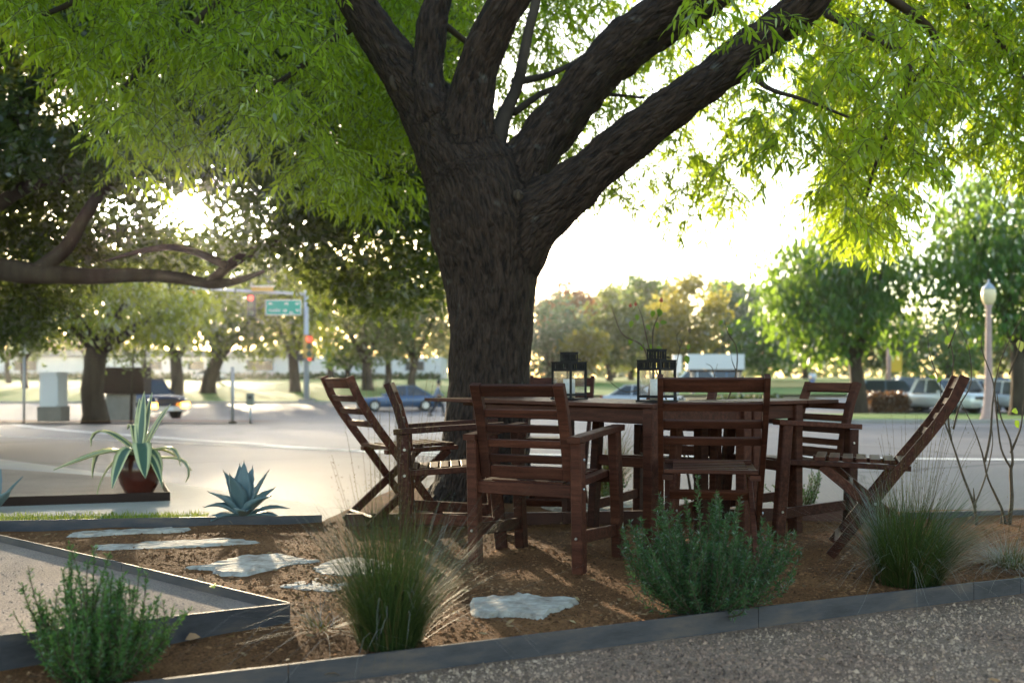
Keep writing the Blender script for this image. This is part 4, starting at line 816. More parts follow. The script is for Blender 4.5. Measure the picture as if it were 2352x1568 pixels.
# ------------------------------------------------------------------ people
def skin_body(name, verts, edges, mat, parent, root_i=0, sub=1):
    me = bpy.data.meshes.new(name); me.from_pydata([v[:3] for v in verts], edges, []); ob = bpy.data.objects.new(name, me); col.objects.link(ob)
    sk = ob.modifiers.new('skin','SKIN'); ob.modifiers.new('sub','SUBSURF').levels = sub
    for i, v in enumerate(verts): me.skin_vertices[0].data[i].radius = (v[3], v[3]*(v[4] if len(v) > 4 else 1))
    me.skin_vertices[0].data[root_i].use_root = True
    ev = bpy.data.meshes.new_from_object(ob.evaluated_get(bpy.context.evaluated_depsgraph_get())); bpy.data.objects.remove(ob)
    ev.materials.clear(); ev.materials.append(mat); ev.polygons.foreach_set('use_smooth', [True]*len(ev.polygons)); return link(bpy.data.objects.new(name, ev), parent)
def person(label, loc, rz, top, bottom, stride=.32, group=None, lean=.05, bare_legs=False):
    root = thing('person', label, 'person', loc, rz, group); s = stride
    V = [(0,0,.93,.15,.8),(0,lean*.4,1.12,.14,.75),(0,lean,1.36,.17,.7),(0,lean*1.2,1.48,.06),(0,lean*1.5,1.55,.06),(0,lean*1.9,1.64,.095),(0,lean*1.9,1.73,.075),
         (.19,lean,1.40,.06),(.26,-s*.35,1.14,.045),(.25,-s*.2,.92,.035),(.25,-s*.12,.83,.03),(-.19,lean,1.40,.06),(-.26,s*.45,1.15,.045),(-.24,s*.95,1.0,.035),(-.24,s*1.15,.94,.03),
         (.10,0,.88,.10),(.10,s*.75,.50,.065),(.10,s*.85,.10,.045),(.10,s*.85+.14,.05,.04),(-.10,0,.88,.10),(-.10,-s*.25,.50,.065),(-.10,-s*1.05,.14,.045),(-.10,-s*1.0+.10,.05,.038)]
    E = [(0,1),(1,2),(2,3),(3,4),(4,5),(5,6),(2,7),(7,8),(8,9),(9,10),(2,11),(11,12),(12,13),(13,14),(0,15),(15,16),(16,17),(17,18),(0,19),(19,20),(20,21),(21,22)]
    skin_body('body', V, E, M['skin'], root)
    g_ = 1.16
    sv = [(*V[0][:2],.98,.15*g_,.8),(*V[1][:3],.14*g_,.78),(*V[2][:3],.17*g_,.72),(*V[7][:3],.075),(*V[8][:3],.062),(*V[9][:3],.05),(*V[11][:3],.075),(*V[12][:3],.062),(*V[13][:3],.05)]
    skin_body('shirt', sv, [(0,1),(1,2),(2,3),(3,4),(4,5),(2,6),(6,7),(7,8)], top, root)
    if bare_legs: tv_ = [(*V[0][:3],.165,.85),(*V[15][:3],.12),(V[16][0],V[16][1]*.7,.60,.10),(*V[19][:3],.12),(V[20][0],V[20][1]*.7,.60,.10)]; te = [(0,1),(1,2),(0,3),(3,4)]
    else: tv_ = [(*V[0][:3],.165,.85),(*V[15][:3],.12),(*V[16][:3],.085),(*V[17][:3],.065),(*V[19][:3],.12),(*V[20][:3],.085),(*V[21][:3],.065)]; te = [(0,1),(1,2),(2,3),(0,4),(4,5),(5,6)]
    skin_body('trousers', tv_, te, bottom, root)
    MB().lathe([(.03,1.83),(.075,1.815),(.105,1.76),(.108,1.69),(.095,1.63)], 12, (0,lean*1.9-.018,-.01)).obj('hair', M['hair'], root, True)
    for q in (-1,1): MB().box((q*.10, (s*.85+.05) if q > 0 else (-s*1.0+.02), .045), (.09,.27,.08)).obj('shoe', M['black'], root)
    return root
person('person in a grey blue shirt and dark trousers striding across the road', G(1004, 49.5), R(-80), M['shirt'], M['trousers'], .36, 'people walking')
person('far jogger in a white top and blue shorts on the grass', G(1866, 82, .12), R(170), M['wshirt'], M['bshorts'], .22, 'people walking', .03, True)

# ------------------------------------------------------------------ tables, chairs, lanterns
W_ = M['wood']
def copy_tree(o, parent=None):
    c = o.copy(); col.objects.link(c)
    if parent is not None: c.parent = parent
    for ch in list(o.children): copy_tree(ch, c)
    return c
def arc(x0, x1, y, z, sag, n=5): return [(x0+(x1-x0)*i/(n-1), y-sag*(1-((2*i/(n-1))-1)**2), z) for i in range(n)]
def bolt(parent, p, ax=(0,-1,0)):
    p = Vector(p); V_, F_ = tube([p, p+Vector(ax)*.004], [.0075,.006], 8); return MB().add(V_, F_).obj('bolt', M['bolt'], parent)
def armchair():
    r = thing('armchair', 'x', 'chair', group='stained wooden armchairs round the tables'); lx, sx = .262, .208
    for s in (-1,1):
        o = MB().bar((s*lx,.02,0),(s*lx,.0,.574), .052, .062, (0,1,0)).obj('rear_leg', W_, r)
        bolt(o, (s*lx,-.017,.155)); bolt(o, (s*(lx+.027),.01,.37), (s,0,0)); bolt(o, (s*(lx+.027),.01,.50), (s,0,0))
        o = MB().bar((s*lx,.50,0),(s*lx,.445,.606), .050, .062, (0,1,0)).obj('front_leg', W_, r); bolt(o, (s*(lx+.026),.49,.14), (s,0,0))
        MB().sweep([(s*lx,-.045,.588),(s*lx,.22,.606),(s*lx,.51,.622)], .062, .028, (1,0,0)).obj('armrest', W_, r)
        MB().bar((s*(lx-.004),.04,.155),(s*(lx-.004),.47,.128), .024, .055).obj('side_stretcher', W_, r)
        MB().sweep([(s*sx,.035,.405),(s*sx,.018,.50),(s*sx,-.003,.60),(s*sx,-.036,.72),(s*sx,-.082,.832)], .050, .034, (1,0,0)).obj('back_stile', W_, r)
        MB().bar((s*.205,.02,.374),(s*.205,.47,.404), .052, .030).obj('seat_rail', W_, r)
    MB().bar((-.236,.012,.358),(.236,.012,.358), .026, .058).obj('seat_frame', W_, r); MB().bar((-.236,.468,.385),(.236,.468,.385), .026, .055).obj('seat_frame', W_, r)
    MB().bar((-.182,.034,.432),(.182,.034,.432), .024, .056, (0,-.17,1)).obj('back_rail', W_, r); MB().bar((-.182,-.066,.805),(.182,-.066,.805), .024, .054, (0,-.40,1)).obj('back_rail', W_, r)
    for i in range(4):
        z = .494+i*.069; y = np.interp(z, [.405,.5,.6,.72,.832], [.035,.018,-.003,-.036,-.082]); MB().bar((-.182,y,z),(.182,y,z), .018, .035, (0,-.24,1)).obj('back_slat', W_, r)
    for i in range(8):
        y = .048+i*.0545; z = .384+.067*(y-.02); MB().bar((-.178,y,z),(.178,y,z), .044, .018, (0,-.067,1)).obj('seat_slat', W_, r)
    return r
def folding():
    r = thing('folding_chair', 'x', 'chair', group='stained wooden folding chairs round the tables')
    for s in (-1,1):
        MB().sweep([(s*.215,-.262,.868),(s*.215,-.215,.76),(s*.215,-.150,.655),(s*.215,-.085,.565),(s*.215,.0,.455),(s*.215,.115,.30),(s*.215,.335,0)], .024, .046, (1,0,0)).obj('back_leg', W_, r)
        o = MB().bar((s*.188,.375,.432),(s*.188,-.14,0), .024, .046, (0,1,.2)).obj('cross_leg', W_, r); bolt(o, (s*.230,.13,.26), (s,0,0))
        MB().bar((s*.186,-.03,.430),(s*.186,.43,.445), .046, .024).obj('seat_rail', W_, r)
    for i, (z, h) in enumerate(((.832,.062),(.742,.036),(.668,.036),(.594,.036))):
        y = np.interp(z, [.565,.655,.76,.868], [-.085,-.15,-.215,-.262]); MB().sweep(arc(-.205,.205,y,z,.022), h, .018, (0,-.45,.9)).obj('back_slat', W_, r)
    for i in range(7):
        y = .0+i*.064; z = .450+.03*y; MB().bar((-.162 if 0 < i < 6 else -.20,y,z+.004),(.162 if 0 < i < 6 else .20,y,z+.004), .048, .018, (0,0,1)).obj('seat_slat', W_, r)
    MB().bar((-.20,.30,.052),(.20,.30,.052), .022, .05, (0,.5,1)).obj('foot_rail', W_, r); MB().bar((-.176,-.10,.04),(.176,-.10,.04), .022, .05, (0,-.5,1)).obj('foot_rail', W_, r)
    MB().bar((-.176,.25,.325),(.176,.25,.325), .022, .045, (0,-.5,1)).obj('stretcher', W_, r)
    return r
def put(o, label, x, y, face, z=0.0):
    o.location = (x, y, z); o.rotation_euler = (0, 0, -R(face)); o['label'] = label
A0 = armchair(); Fd = folding()
put(A0, 'wooden armchair nearest the camera with its slatted back turned to us', .055, 4.50, 27)
for args in (('wooden armchair seen side on with a sunlit seat, left of the near armchair', -.57, 5.28, 86), ('wooden armchair on the far side of the table behind the lanterns', .99, 5.98, -140, .0), ('wooden armchair at the right end of the table behind the grass tuft', 1.80, 5.80, -112)):
    put(copy_tree(A0), *args)
put(Fd, 'armless folding chair with its curved back to us behind the rosemary bush', .865, 4.33, 9)
for args in (('folding chair at the far left pulled out from the table end', -.80, 5.95, 60), ('folding chair at the far right leaning back with sunlit slats', 1.93, 4.92, -71), ('folding chair by the trunk half hidden by the left lantern', .30, 6.75, -168)):
    put(copy_tree(Fd), *args)
def table(name, label, loc, ang, Lu, Wv, legs, leaf_from, z=.735):
    """local x along the long side, y across"""
    r = thing(name, label, 'table', loc, ang, 'stained wooden drop leaf tables'); n = max(5, int(Wv/.095)); wv = Wv/n
    for i in range(n):
        y = (i+.5)*wv
        for a, b in ((0, leaf_from-.004), (leaf_from+.004, Lu)) if leaf_from < Lu else ((0, Lu),): MB().bar((a,y,z-.010),(b,y,z-.010), wv-.005, .020).obj('top_plank', W_, r)
    ux = [l[0] for l in legs]; x0, x1 = min(ux), max(ux)
    for x, y in legs: MB().bar((x,y,0),(x,y,z-.022), .062, .062, (0,1,0), .08).obj('leg', W_, r)
    y0, y1 = min(l[1] for l in legs), max(l[1] for l in legs)
    for y in (y0, y1): MB().bar((x0+.033,y,z-.062),(x1-.033,y,z-.062), .022, .074).obj('apron', W_, r)
    for x in (x0, x1): MB().bar((x,y0+.033,z-.062),(x,y1-.033,z-.062), .022, .074).obj('apron', W_, r)
    for y in (Wv*.3, Wv*.7): MB().bar((x0+.02,y,z-.036),(Lu-.12,y,z-.036), .04, .026).obj('support_rail', W_, r)
    return r
u_ang = math.atan2(.78,-.625)                    # long side runs left and away from the near corner
t1 = table('dining_table', 'brown stained slatted table carrying two black lanterns', (.667,4.75,0), u_ang, 1.95, -.0+.78, [(.04,.04),(1.42,.04),(.04,.74),(1.42,.74)], 1.46)
t1.scale = (1,-1,1); t1.rotation_euler = (0, 0, u_ang)
t2 = table('side_table', 'narrower brown stained table with a raised leaf at the right end', (.667+.785*.78, 4.75+.785*.625, 0), math.atan2(.625,.78), .77, .46, [(.05,.05),(.05,.41),(.42,.05),(.42,.41)], .47, .737)
def lantern(label, x, y, z, rz):
    r = thing('lantern', label, 'lantern', (x, y, z), rz, 'black metal candle lanterns on the table'); bm_ = M['black_metal']; w2 = .066; H = .185; w_ = .010
    MB().box((0,0,.006), (.152,.152,.010)).obj('base', bm_, r)
    for sx in (-1,1):
        for sy in (-1,1): MB().box((sx*w2,sy*w2,.006+.105), (w_,w_,.20)).obj('post', bm_, r)
    for k in range(4):
        q = Matrix.Rotation(k*math.pi/2, 4, 'Z')
        mb = MB(); mb.box(None, (2*w2-w_,.008,.012), M=q @ Matrix.Translation((0,-w2,.030))); mb.obj('frame', bm_, r)
        fo = MB().box(None, (2*w2-w_-.002,.002,.125), M=q @ Matrix.Translation((0,-w2+.001,.0995))).obj('pane', M['lglass'], r)
        mb = MB(); mb.box(None, (2*w2-w_,.006,.012), M=q @ Matrix.Translation((0,-w2,.168))); mb.box(None, (2*w2-w_,.006,.008), M=q @ Matrix.Translation((0,-w2,.207)))
        for i in range(8): mb.box(None, (.0072,.004,.033), M=q @ Matrix.Translation((-w2+.012+i*.0154,-w2,.1885)))
        mb.obj('grille', bm_, r)
        mb = MB(); mb.box(None, (.070,.005,.008), M=q @ Matrix.Translation((0,-.034,.219))); mb.box(None, (.070,.005,.010), M=q @ Matrix.Translation((0,-.034,.262)))
        for i in range(5): mb.box(None, (.006,.004,.036), M=q @ Matrix.Translation((-.031+i*.0155,-.034,.241)))
        mb.obj('chimney_grille', bm_, r)
    mb = MB(); mb.box((0,0,.213), (.146,.146,.005)); mb.obj('roof', bm_, r); MB().box((0,0,.268), (.076,.076,.005)).obj('cap', bm_, r)
    hp = [Vector((.045*math.cos(a),-.005-.045*math.sin(a)*.9,.236-.012*math.sin(a))) for a in np.linspace(0, math.pi, 9)]; MB().tube([Vector((p.x*1.25,p.y*1.6,p.z)) for p in hp], .0022, 6).obj('handle', bm_, r, True)
    c = MB(); V_, F_ = tube([(0,0,.013),(0,0,.118)], [.034,.034], 18); c.add(V_, F_); co_ = tag(c.obj('candle', M['candle'], None, True), label.replace('black metal lantern', 'thick white pillar candle inside the lantern'), 'candle', 'pillar candles in the lanterns')
    wk = MB().tube([(0,0,.118),(.002,0,.130)], .0015, 5).obj('wick', M['black'], co_); co_.location = (x, y, z); return r
lantern('black metal lantern on the table nearer the big trunk', .325, 5.66, .737, R(47)); lantern('black metal lantern with speckled glass beside the folding chair', .735, 5.06, .737, R(47))

# ------------------------------------------------------------------ agaves
def agave_leaf(L_, w_, curl, yaw, pitch, mat, fold=.25, n=9, serr=0.0, belly=.45):
    """one fleshy leaf rising from the origin, bending by curl along its length; thick, channelled, pointed"""
    V, uv, Fc = [], [], []; p = np.zeros(3); a = pitch
    for i in range(n):
        t = i/(n-1); ww = w_*(np.interp(t, [0,.12,belly,.75,.93,1], [.55,.62,1,.66,.22,.03])); th = max(.0035, .10*w_*(1-t))
        if serr and 0 < i < n-1: ww *= 1+serr*(1 if i % 2 else -1)
        c, s = math.cos(a), math.sin(a); nrm = np.array((-s,0,c))
        for j, x in enumerate((-1,-.5,0,.5,1)): V.append(p+np.array((0,x*ww/2,0))+nrm*(fold*ww*(abs(x)**1.5)*.5)); uv.append((j/4, t))
        for j, x in enumerate((-.5,.5)): V.append(p+np.array((0,x*ww/2,0))+nrm*(-th)); uv.append((.25+.5*j, t))
        p = p+np.array((c,0,s))*L_/(n-1); a -= curl[min(i, len(curl)-1)] if hasattr(curl, '__len__') else curl
    m = 7; order = [0,1,2,3,4,6,5]
    for i in range(n-1):
        for j in range(7):
            q, k = order[j], order[(j+1) % 7]; Fc.append((i*m+q, i*m+k, (i+1)*m+k, (i+1)*m+q))
    R_ = Matrix.Rotation(yaw, 4, 'Z'); V = [R_ @ Vector(v) for v in V]
    me = bpy.data.meshes.new('leaf'); me.from_pydata([tuple(v) for v in V], [], Fc); me.update(); ul = me.uv_layers.new(name='UVMap')
    for lp_ in me.loops: ul.data[lp_.index].uv = uv[lp_.vertex_index]
    me.polygons.foreach_set('use_smooth', [True]*len(me.polygons)); me.materials.append(mat); return me
c = P(558,1197,6.0); ag = thing('blue_agave', 'small blue grey agave rosette with toothed leaves by the black edging', 'agave', (c.x, c.y, 0))
for yaw, pit, ln, wd, cu in ((95,84,.33,.085,.00),(70,74,.31,.09,.01),(118,76,.32,.09,.01),(250,70,.30,.10,.02),(20,62,.31,.085,.0),(160,64,.30,.095,.0),(205,52,.26,.10,.04),(330,48,.27,.10,.05),(290,36,.22,.10,.06),(185,38,.25,.085,[.02,.02,.05,.1,.12,.1]),(5,30,.28,.075,.06),(225,22,.22,.085,.07),(345,14,.24,.075,.03),(140,40,.26,.09,.04),(45,46,.27,.085,.03),(180,16,.22,.075,.05)):
    lf = link(bpy.data.objects.new('leaf', agave_leaf(ln, wd*1.3, cu, R(yaw), R(pit), M['agave'], .35, 13, .055, .5)), ag); lf.location.z = .02
    tip = max(lf.data.vertices, key=lambda v: v.co.length).co; V_, F_ = tube([tip*.99, tip*1.055], [.003,.0006], 5); MB().add(V_, F_).obj('spine', M['spine'], lf)
b = P(-12,1140,6.5); ag2 = thing('blue_agave', 'blue agave leaf tip showing at the left edge of the photo', 'agave', (b.x, b.y, 0))
for yaw, pit in ((20,55),(80,80),(150,60),(250,60),(320,35)): link(bpy.data.objects.new('leaf', agave_leaf(.27, .09, .01, R(yaw), R(pit), M['agave'], .35, 11, .05)), ag2)
c = P(320,1131,7.25); pt = thing('plant_pot', 'round dark red glazed pot on the raised gravel bed', 'pot', (c.x, c.y, .01))
MB().lathe([(.085,0),(.095,.01),(.135,.09),(.152,.165),(.148,.225),(.128,.27),(.135,.285),(.137,.297),(.122,.30),(.118,.28),(.10,.27),(.0,.268)], 28).obj('vessel', M['pot'], pt, True)
va_ = thing('variegated_agave', 'cream striped agave with drooping leaves growing in the red pot', 'agave', (c.x, c.y, .28))
for yaw, pit, ln, wd, cu in ((80,82,.40,.055,.0),(60,74,.40,.055,-.01),(110,80,.36,.05,.0),(40,62,.37,.06,.01),(130,66,.33,.05,[.0,.0,.02,.05,.12,.5,.5,.3]),(165,48,.45,.055,[.1,.12,.1,.05,.1,.2,.5,.6]),(176,14,.42,.055,[.0,-.03,.02,.08,.55,.6,.3,.1]),(350,30,.34,.05,[.08,.10,.08,.05,.15,.5,.5,.2]),(352,2,.42,.045,[.02,.0,.05,.0,.1,.4,.5]),(225,30,.52,.075,[.18,.22,.2,.12,.08,.02,.0]),(295,62,.50,.085,[.35,.45,.45,.3,.22,.1,-.12]),(255,58,.40,.075,[.4,.5,.5,.4,.2,.05,.05]),(20,40,.36,.05,[.2,.3,.3,.3,.1]),(310,20,.44,.045,[.1,.2,.3,.2,.1,.1]),(200,10,.40,.05,[.15,.35,.35,.25,.1,.1]),(330,48,.32,.05,[.1,.4,.6,.4,.2]),(100,55,.3,.05,.1),(30,68,.34,.055,.02)):
    link(bpy.data.objects.new('leaf', agave_leaf(ln*1.22, wd*1.6, cu, R(yaw), R(pit), M['agave_var'], .3, 11)), va_)

# ------------------------------------------------------------------ rosemary, deer grass, rose stems
def rosemary(label, px, py, d, rx, h, nst, mat, lean=0.0, dens=150, z0=0.0, nl=.030):
    c = P(px, py, d); root = thing('rosemary_bush', label, 'shrub', (c.x, c.y, z0), 0, 'rosemary bushes in the bed'); mb = MB(); PP, DD, NN, LL_, WW = [], [], [], [], []
    for i in range(nst):
        a = rng.uniform(0, 6.28); q = math.sqrt(rng.random()); out_ = np.array((math.cos(a), math.sin(a)*.8, 0)); L_ = h*(1.06-.50*q*q)*(rng.uniform(.98,1.22) if rng.random() < .13 else rng.uniform(.45,.95)); a2 = rng.uniform(.75,1.35)
        e = out_*rx*q*a2+np.array((lean*L_*.5+rng.normal(0,.03), rng.normal(0,.03), L_)); b_ = out_*rx*.32*q; mid = (b_+e)/2+out_*rx*.22*q*a2+np.array((0,0,-.12*L_*q))+rng.normal(0,.025,3); m = 9
        t = np.linspace(0,1,m)[:,None]; pth = (1-t)**2*b_+2*t*(1-t)*mid+t*t*e; mb.tube([Vector(p) for p in pth], np.linspace(.0032,.0012,m), 4, False)
        k = int(dens*rng.uniform(.8,1.2)*L_/.4); tt = (rng.random(k)**.75)[:,None]; pos = (1-tt)**2*b_+2*tt*(1-tt)*mid+tt*tt*e; tg = unit(2*(1-tt)*(mid-b_)+2*tt*(e-mid))
        PP.append(pos); DD.append(unit(tg*.75+rdir(k)*.85)); NN.append(rdir(k)); l_ = rng.uniform(.7,1.15,k)*nl*(1.05-.35*tt[:,0]); LL_.append(l_); WW.append(np.full(k, .0042))
    mb.obj('stem', M['stem'], root); root.children[-1]['kind'] = 'stuff'
    V, Fc = diamonds_geo(np.concatenate(PP), np.concatenate(DD), np.concatenate(NN), np.concatenate(LL_), np.concatenate(WW))
    tag(link(bpy.data.objects.new('foliage', np_mesh('foliage', V, Fc, mat)), root), kind='stuff')
rosemary('bright green rosemary at the left front before the granite pad', 222, 1545, 2.90, .20, .335, 160, M['rosemary_light'], -.03, 190, -.02, .027)
rosemary('large dark rosemary bush in front of the armless folding chair', 1618, 1398, 3.72, .31, .43, 165, M['rosemary'], .0, 230, -.01, .031)
rosemary('small upright rosemary seen between the legs of the right chairs', 1835, 1170, 6.5, .17, .30, 36, M['rosemary'], .0, 150, 0, .03)
rosemary('small grey green bush under the table beside the trunk', 1395, 1168, 6.9, .16, .20, 36, M['rosemary'], 0, 150, 0, .03)
def tuft(label, px, py, d, n, h, spread, droop, nstalk, hs, dry=.15, lean=(0,0), z0=0.0, name='grass_tuft', wd=.0028):
    c = P(px, py, d); root = thing(name, label, 'grass', (c.x, c.y, z0), 0, 'tufts of ornamental grass')
    for nm, mt, k in (('blades', M['grass'], int(n*(1-dry))), ('dry_blades', M['dry'], int(n*dry))):
        a = rng.uniform(0, 6.28, k); r0 = .085*np.sqrt(rng.random(k))*spread/.3; ln = h*rng.uniform(.55,1.1,k); q = rng.random(k)**1.1*spread*(1.9 if nm[0] == 'd' else 1.0)*(.8+.5*np.sin(a*3+1)*np.sin(a*2))
        o = np.stack([np.cos(a), np.sin(a)], 1); m = 6; bend_ = rng.normal(0,.055,k)*np.where(rng.random(k) < .25, 2.2, 1); t = np.linspace(0,1,m); ds = droop*rng.random(k)**2*(2.4 if nm[0] == 'd' else 1.0)
        V = np.zeros((k,m,2,3)); sd = np.stack([-np.sin(a), np.cos(a), np.zeros(k)], 1)
        for i, tt in enumerate(t):
            x = o[:,0]*(r0+q*tt**1.25)+lean[0]*tt*tt; y = o[:,1]*(r0+q*tt**1.25)+lean[1]*tt*tt; z = ln*tt*(1-.15*tt)-ds*ln*tt**2.6
            p = np.stack([x, y, np.maximum(z, .004)], 1)+sd*(bend_*tt*tt)[:,None]; w2 = wd*(1-tt*.85)*rng.uniform(.8,1.2)
            V[:,i,0] = p-sd*w2*.5; V[:,i,1] = p+sd*w2*.5
        V = V.reshape(-1,3); o_ = (np.arange(k)*m*2)[:,None]; Fc = np.concatenate([o_+np.array([[2*i,2*i+1,2*i+3,2*i+2]]) for i in range(m-1)])
        tag(link(bpy.data.objects.new(nm, np_mesh(nm, V, [Fc], mt)), root), kind='stuff')
    mb = MB(); PP = []
    for i in range(nstalk):
        a = rng.uniform(0,6.28); q = rng.random()**.9*spread*.62; L_ = hs*rng.uniform(.65,1.1); e = np.array((math.cos(a)*q+lean[0]*1.3, math.sin(a)*q+lean[1], L_)); b_ = np.array((math.cos(a)*.05, math.sin(a)*.05, 0))
        t = np.linspace(0,1,6)[:,None]; pth = b_+(e-b_)*t+np.array((math.cos(a)*q*.3,math.sin(a)*q*.3,0))*(t*t-t); mb.tube([Vector(p) for p in pth], np.linspace(.0008,.0005,6), 3, False)
        k = 26; tt = rng.uniform(.55,1,k)[:,None]; PP.append(b_+(e-b_)*tt+rng.normal(0,.010,(k,3)))
    if nstalk:
        tag(mb.obj('stalk', M['dry'], root), kind='stuff'); PP = np.concatenate(PP); k = len(PP); V, Fc = diamonds_geo(PP, rdir(k)+np.array((0,0,.6)), rdir(k), rng.uniform(.005,.011,k), np.full(k,.0018))
        tag(link(bpy.data.objects.new('seed_head', np_mesh('seed_head', V, Fc, M['dry'])), root), kind='stuff')
tuft('dark green fountain of grass in front of the near armchair', 895, 1478, 3.25, 1700, .54, .38, .42, 34, .84, .06, (0,0), -.01)
tuft('olive grass tuft with seed stalks at the right by the leaning folding chair', 2085, 1332, 4.22, 2200, .50, .48, .55, 46, .68, .14, (.03,0), -.01)
tuft('pale wispy grass behind the table seen through the chair arms', 1400, 1150, 7.4, 700, .58, .25, .3, 10, .7, .45, (.12,0), -.02, wd=.004)
tuft('dry grass mound at the right edge of the soil bed', 2330, 1300, 4.6, 700, .16, .42, .7, 8, .3, .75, (.05,0), -.01)
tuft('thin dry grass lying beside the granite pad corner', 735, 1425, 3.45, 90, .10, .22, .9, 6, .2, .7, (-.05,0), -.01)
def rose(label, px, py, d, stems, leaves_, hips=()):
    b_ = P(px, py, d); root = thing('rose_bush', label, 'shrub', (b_.x, b_.y, 0), 0, 'bare rose bushes'); o = Vector(root.location)
    for pts, r0 in stems:
        m = len(pts); w3 = [P(x, y, d+.05*math.sin(x*.05))-o for x, y in pts]; sp = smooth_path([(*p, r0*(1-.8*i/(m-1))) for i, p in enumerate(w3)], 4)
        MB().tube([q[:3] for q in sp], [max(q[3],.0012) for q in sp], 7, True, .12).obj('stem', M['stem'], root, True)
    for x, y, s, m_ in leaves_:
        p = np.array(P(x, y, d)-o)[None]; D_ = unit(np.array([[random.uniform(-.6,.6), random.uniform(-.3,.3), random.uniform(-1,.2)]])); V, Fc = leaves_geo(p, D_, np.array([[0.3*random.uniform(-1,1),-1.,.4]]), np.array([s]), np.array([s*.66]), .1)
        link(bpy.data.objects.new('leaf', np_mesh('leaf', V, Fc, M[m_])), root)
    for x, y, r_ in hips:
        p = P(x, y, d)-o; MB().lathe([(.002,-r_),(r_*.8,-r_*.6),(r_,0),(r_*.75,r_*.7),(r_*.3,r_*1.0),(r_*.35,r_*1.5)], 8, p).obj('rose_hip', M['hip'], root, True)
rose('rose bush with red hips standing behind the table and second lantern', 1590, 1150, 6.6,
     [([(1590,1150),(1560,1000),(1500,880),(1480,800),(1440,775),(1425,760),(1415,735),(1405,705)], .009), ([(1560,1000),(1500,830),(1484,770),(1474,725),(1460,690)], .007), ([(1500,830),(1500,760),(1512,725),(1520,688)], .006),
      ([(1600,1140),(1640,1020),(1668,930),(1690,860),(1692,800),(1672,765),(1664,735)], .008), ([(1600,1120),(1560,960),(1552,860),(1562,800),(1575,770)], .006), ([(1690,850),(1682,830),(1680,815)], .004), ([(1640,1000),(1640,860),(1622,835)], .005), ([(1640,870),(1648,835)], .003), ([(1500,880),(1440,900),(1395,870),(1380,845)],.004), ([(1562,800),(1555,770),(1580,745)],.003)],
     [(1452,735,.05,'rose_leaf'),(1462,722,.045,'rose_leaf'),(1452,775,.05,'rose_leaf'),(1478,790,.05,'rose_leaf'),(1498,790,.055,'rose_leaf'),(1508,796,.05,'rose_leaf'),(1485,745,.045,'rose_leaf'),(1505,738,.05,'rose_leaf'),(1516,742,.05,'rose_leaf'),(1502,712,.05,'rose_leaf'),(1512,708,.045,'rose_leaf'),(1520,712,.05,'rose_leaf'),(1565,800,.05,'rose_leaf'),(1576,815,.06,'rose_leaf'),(1582,790,.04,'rose_leaf'),(1672,752,.05,'rose_leaf'),(1660,735,.04,'rose_leaf')],
     [(1448,702,.012),(1460,699,.012),(1519,690,.014)])
rose('leggy bare rose bush at the right edge with a few green and yellow leaves', 2275, 1205, 5.9,
     [([(2243,1205),(2238,1160),(2215,1100),(2185,1010),(2165,950),(2160,880)], .010), ([(2185,1010),(2178,960),(2180,900),(2190,830),(2178,770),(2160,720)], .007), ([(2190,985),(2205,930),(2230,880),(2225,800),(2195,740)], .006), ([(2178,800),(2200,745),(2212,700)], .004),
      ([(2310,1205),(2300,1165),(2270,1100),(2256,1040),(2235,980),(2205,920)], .009), ([(2262,1060),(2275,1000),(2280,930),(2290,860),(2310,800),(2352,720)], .008), ([(2318,1205),(2324,1150),(2322,1080),(2326,1060),(2320,1010),(2300,960),(2290,905)], .013), ([(2322,1040),(2345,980),(2350,930),(2365,880)], .007), ([(2322,1075),(2300,1030),(2290,960),(2282,880),(2255,800),(2260,760)], .007), ([(2238,1160),(2262,1100),(2280,1020),(2275,960)], .006), ([(2300,1205),(2300,1175)], .009), ([(2240,1165),(2236,1120)], .010), ([(2318,860),(2340,800),(2345,760)], .005), ([(2160,880),(2135,810),(2130,740)], .004)],
     [(2331,965,.06,'rose_leaf'),(2338,945,.06,'rose_leaf'),(2340,780,.07,'yellow_leaf'),(2197,690,.04,'yellow_leaf'),(2180,770,.055,'rose_leaf'),(2150,868,.045,'rose_leaf'),(2162,865,.04,'rose_leaf'),(2352,965,.05,'rose_leaf')], ())
# fallen leaves lying about
fl = [('curled yellow green leaf lying on the steel edging of the pad', 485,1352,.055,.058,'yellow_leaf'), ('tan leaf on the soil by the near rosemary, left one', 385,1472,-.005,.055,'brown_leaf'), ('tan leaf on the soil under the pad edging, right of the rosemary', 425,1474,-.005,.05,'brown_leaf'),
      ('brown leaf on the soil below the pad corner', 590,1486,-.005,.05,'brown_leaf'), ('orange brown leaf on the gravel beside the front edging', 782,1556,-.04,.06,'brown_leaf'), ('pale leaf on the soil between the near armchair legs', 1262,1276,-.005,.04,'brown_leaf'), ('brown leaf leaning on the pad edging', 447,1340,.03,.045,'brown_leaf')]
for lab, x, y, z, s, m_ in fl:
    d = (CAMH-z)*F/(y-CY); a = random.uniform(0,6.28); V, Fc = leaves_geo(np.zeros((1,3)), np.array([[math.cos(a),math.sin(a),.12]]), np.array([[.2,-.3,1.]]), np.array([s]), np.array([s*.45]), .1); V[:,2] += .008+np.array([0,.012,.0,.010,.002,.004])
    o = link(bpy.data.objects.new('fallen_leaf', np_mesh('fallen_leaf', V, Fc, M[m_]))); o.location = ((x-CX)/F*d, d, z); tag(o, lab, 'leaf', 'fallen leaves on the ground')
n = 110; GP_ = [(-.6,2.7),(3.2,4.5),(3.4,3.2),(.6,1.9),(-.9,2.1)]; x = rng.uniform(-1,3.4,n*3); y = rng.uniform(1.9,4.6,n*3); k = in_poly(x, y, GP_); x, y = x[k][:n], y[k][:n]; n = len(x)
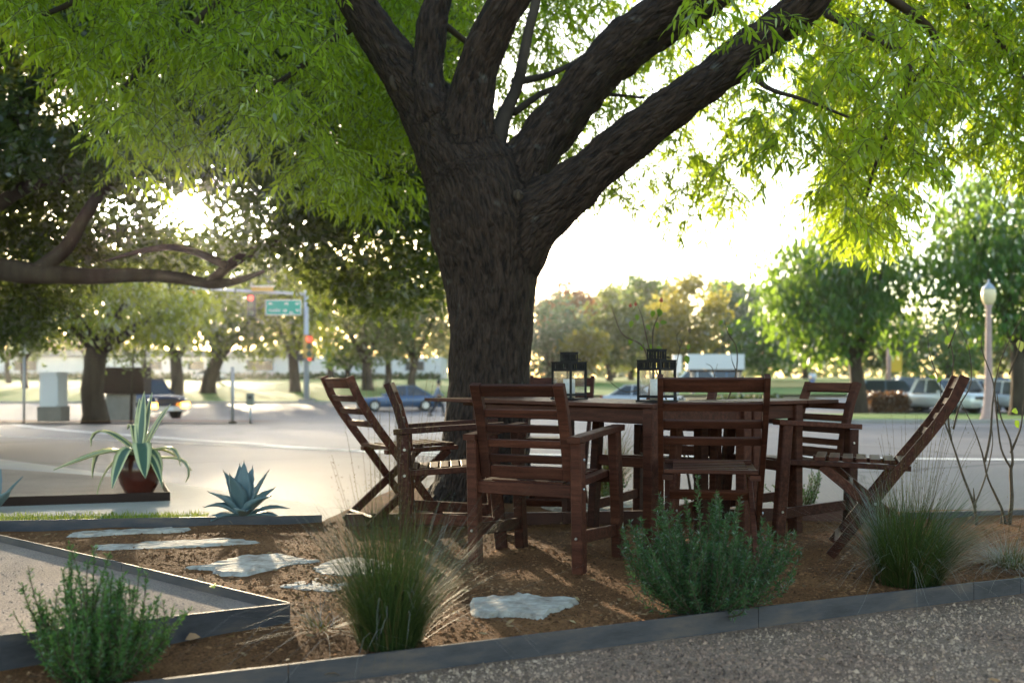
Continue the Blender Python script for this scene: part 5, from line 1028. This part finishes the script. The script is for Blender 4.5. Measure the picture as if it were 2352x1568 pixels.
L_ = rng.uniform(.016,.038,n); V, Fc = leaves_geo(np.stack([x, y, np.full(n,-.038)], 1), rdir(n)*np.array((1,1,.15)), np.array((0,0,1.))+rng.normal(0,.35,(n,3)), L_, L_*rng.uniform(.25,.45,n), .0)
tag(link(bpy.data.objects.new('leaf_litter', np_mesh('leaf_litter', V, Fc, M['brown_leaf']))), kind='stuff')
n = 420; SP = SOIL; x = rng.uniform(-3,3.4,n*3); y = rng.uniform(1.9,6.2,n*3); k = in_poly(x, y, SP); x, y = x[k][:n], y[k][:n]; n = len(x)
D_ = rdir(n)*np.array((1,1,.15)); L_ = rng.uniform(.018,.042,n); V, Fc = leaves_geo(np.stack([x, y, np.array([soil_z(a, b) for a, b in zip(x, y)])+.009], 1), D_, np.array((0,0,1.))+rng.normal(0,.35,(n,3)), L_, L_*rng.uniform(.25,.45,n), .0)
tag(link(bpy.data.objects.new('leaf_litter', np_mesh('leaf_litter', V, Fc, varied('litter', [(.13,.07,.03),(.26,.16,.07),(.36,.27,.12)], 2, .8, coord='World', island=.5)))), kind='stuff')
# grass blades on the thin strip
n = 5200; x = rng.uniform(-3.3,-1.5,n); y = rng.uniform(5.6,6.3,n); k = in_poly(x, y, [(-3.4,5.73),(-2.92,5.81),(-1.75,6.02),(-1.95,6.27),(-3.2,6.19)]); x, y = x[k], y[k]; n = len(x)
V, Fc = diamonds_geo(np.stack([x,y,np.zeros(n)],1), rng.normal(0,.4,(n,3))+np.array((0,0,1)), rdir(n), rng.uniform(.02,.05,n), np.full(n,.004))
tag(link(bpy.data.objects.new('grass', np_mesh('grass', V, Fc, CM['yellow']))), kind='stuff')

# ------------------------------------------------------------------ the air
if HAZE:
    mb = MB(); mb.box((0,140,13), (900,320,34)); hz = mb.obj('haze', None); tag(hz, kind='stuff')
    m = bpy.data.materials.new('thin_haze'); m.use_nodes = True; nt = m.node_tree; nt.nodes.clear()
    pv = nt.nodes.new('ShaderNodeVolumePrincipled'); pv.inputs['Density'].default_value = .00022; pv.inputs['Color'].default_value = (.95,.95,.93,1); pv.inputs['Anisotropy'].default_value = .9
    o_ = nt.nodes.new('ShaderNodeOutputMaterial'); nt.links.new(pv.outputs[0], o_.inputs['Volume']); hz.data.materials.append(m)
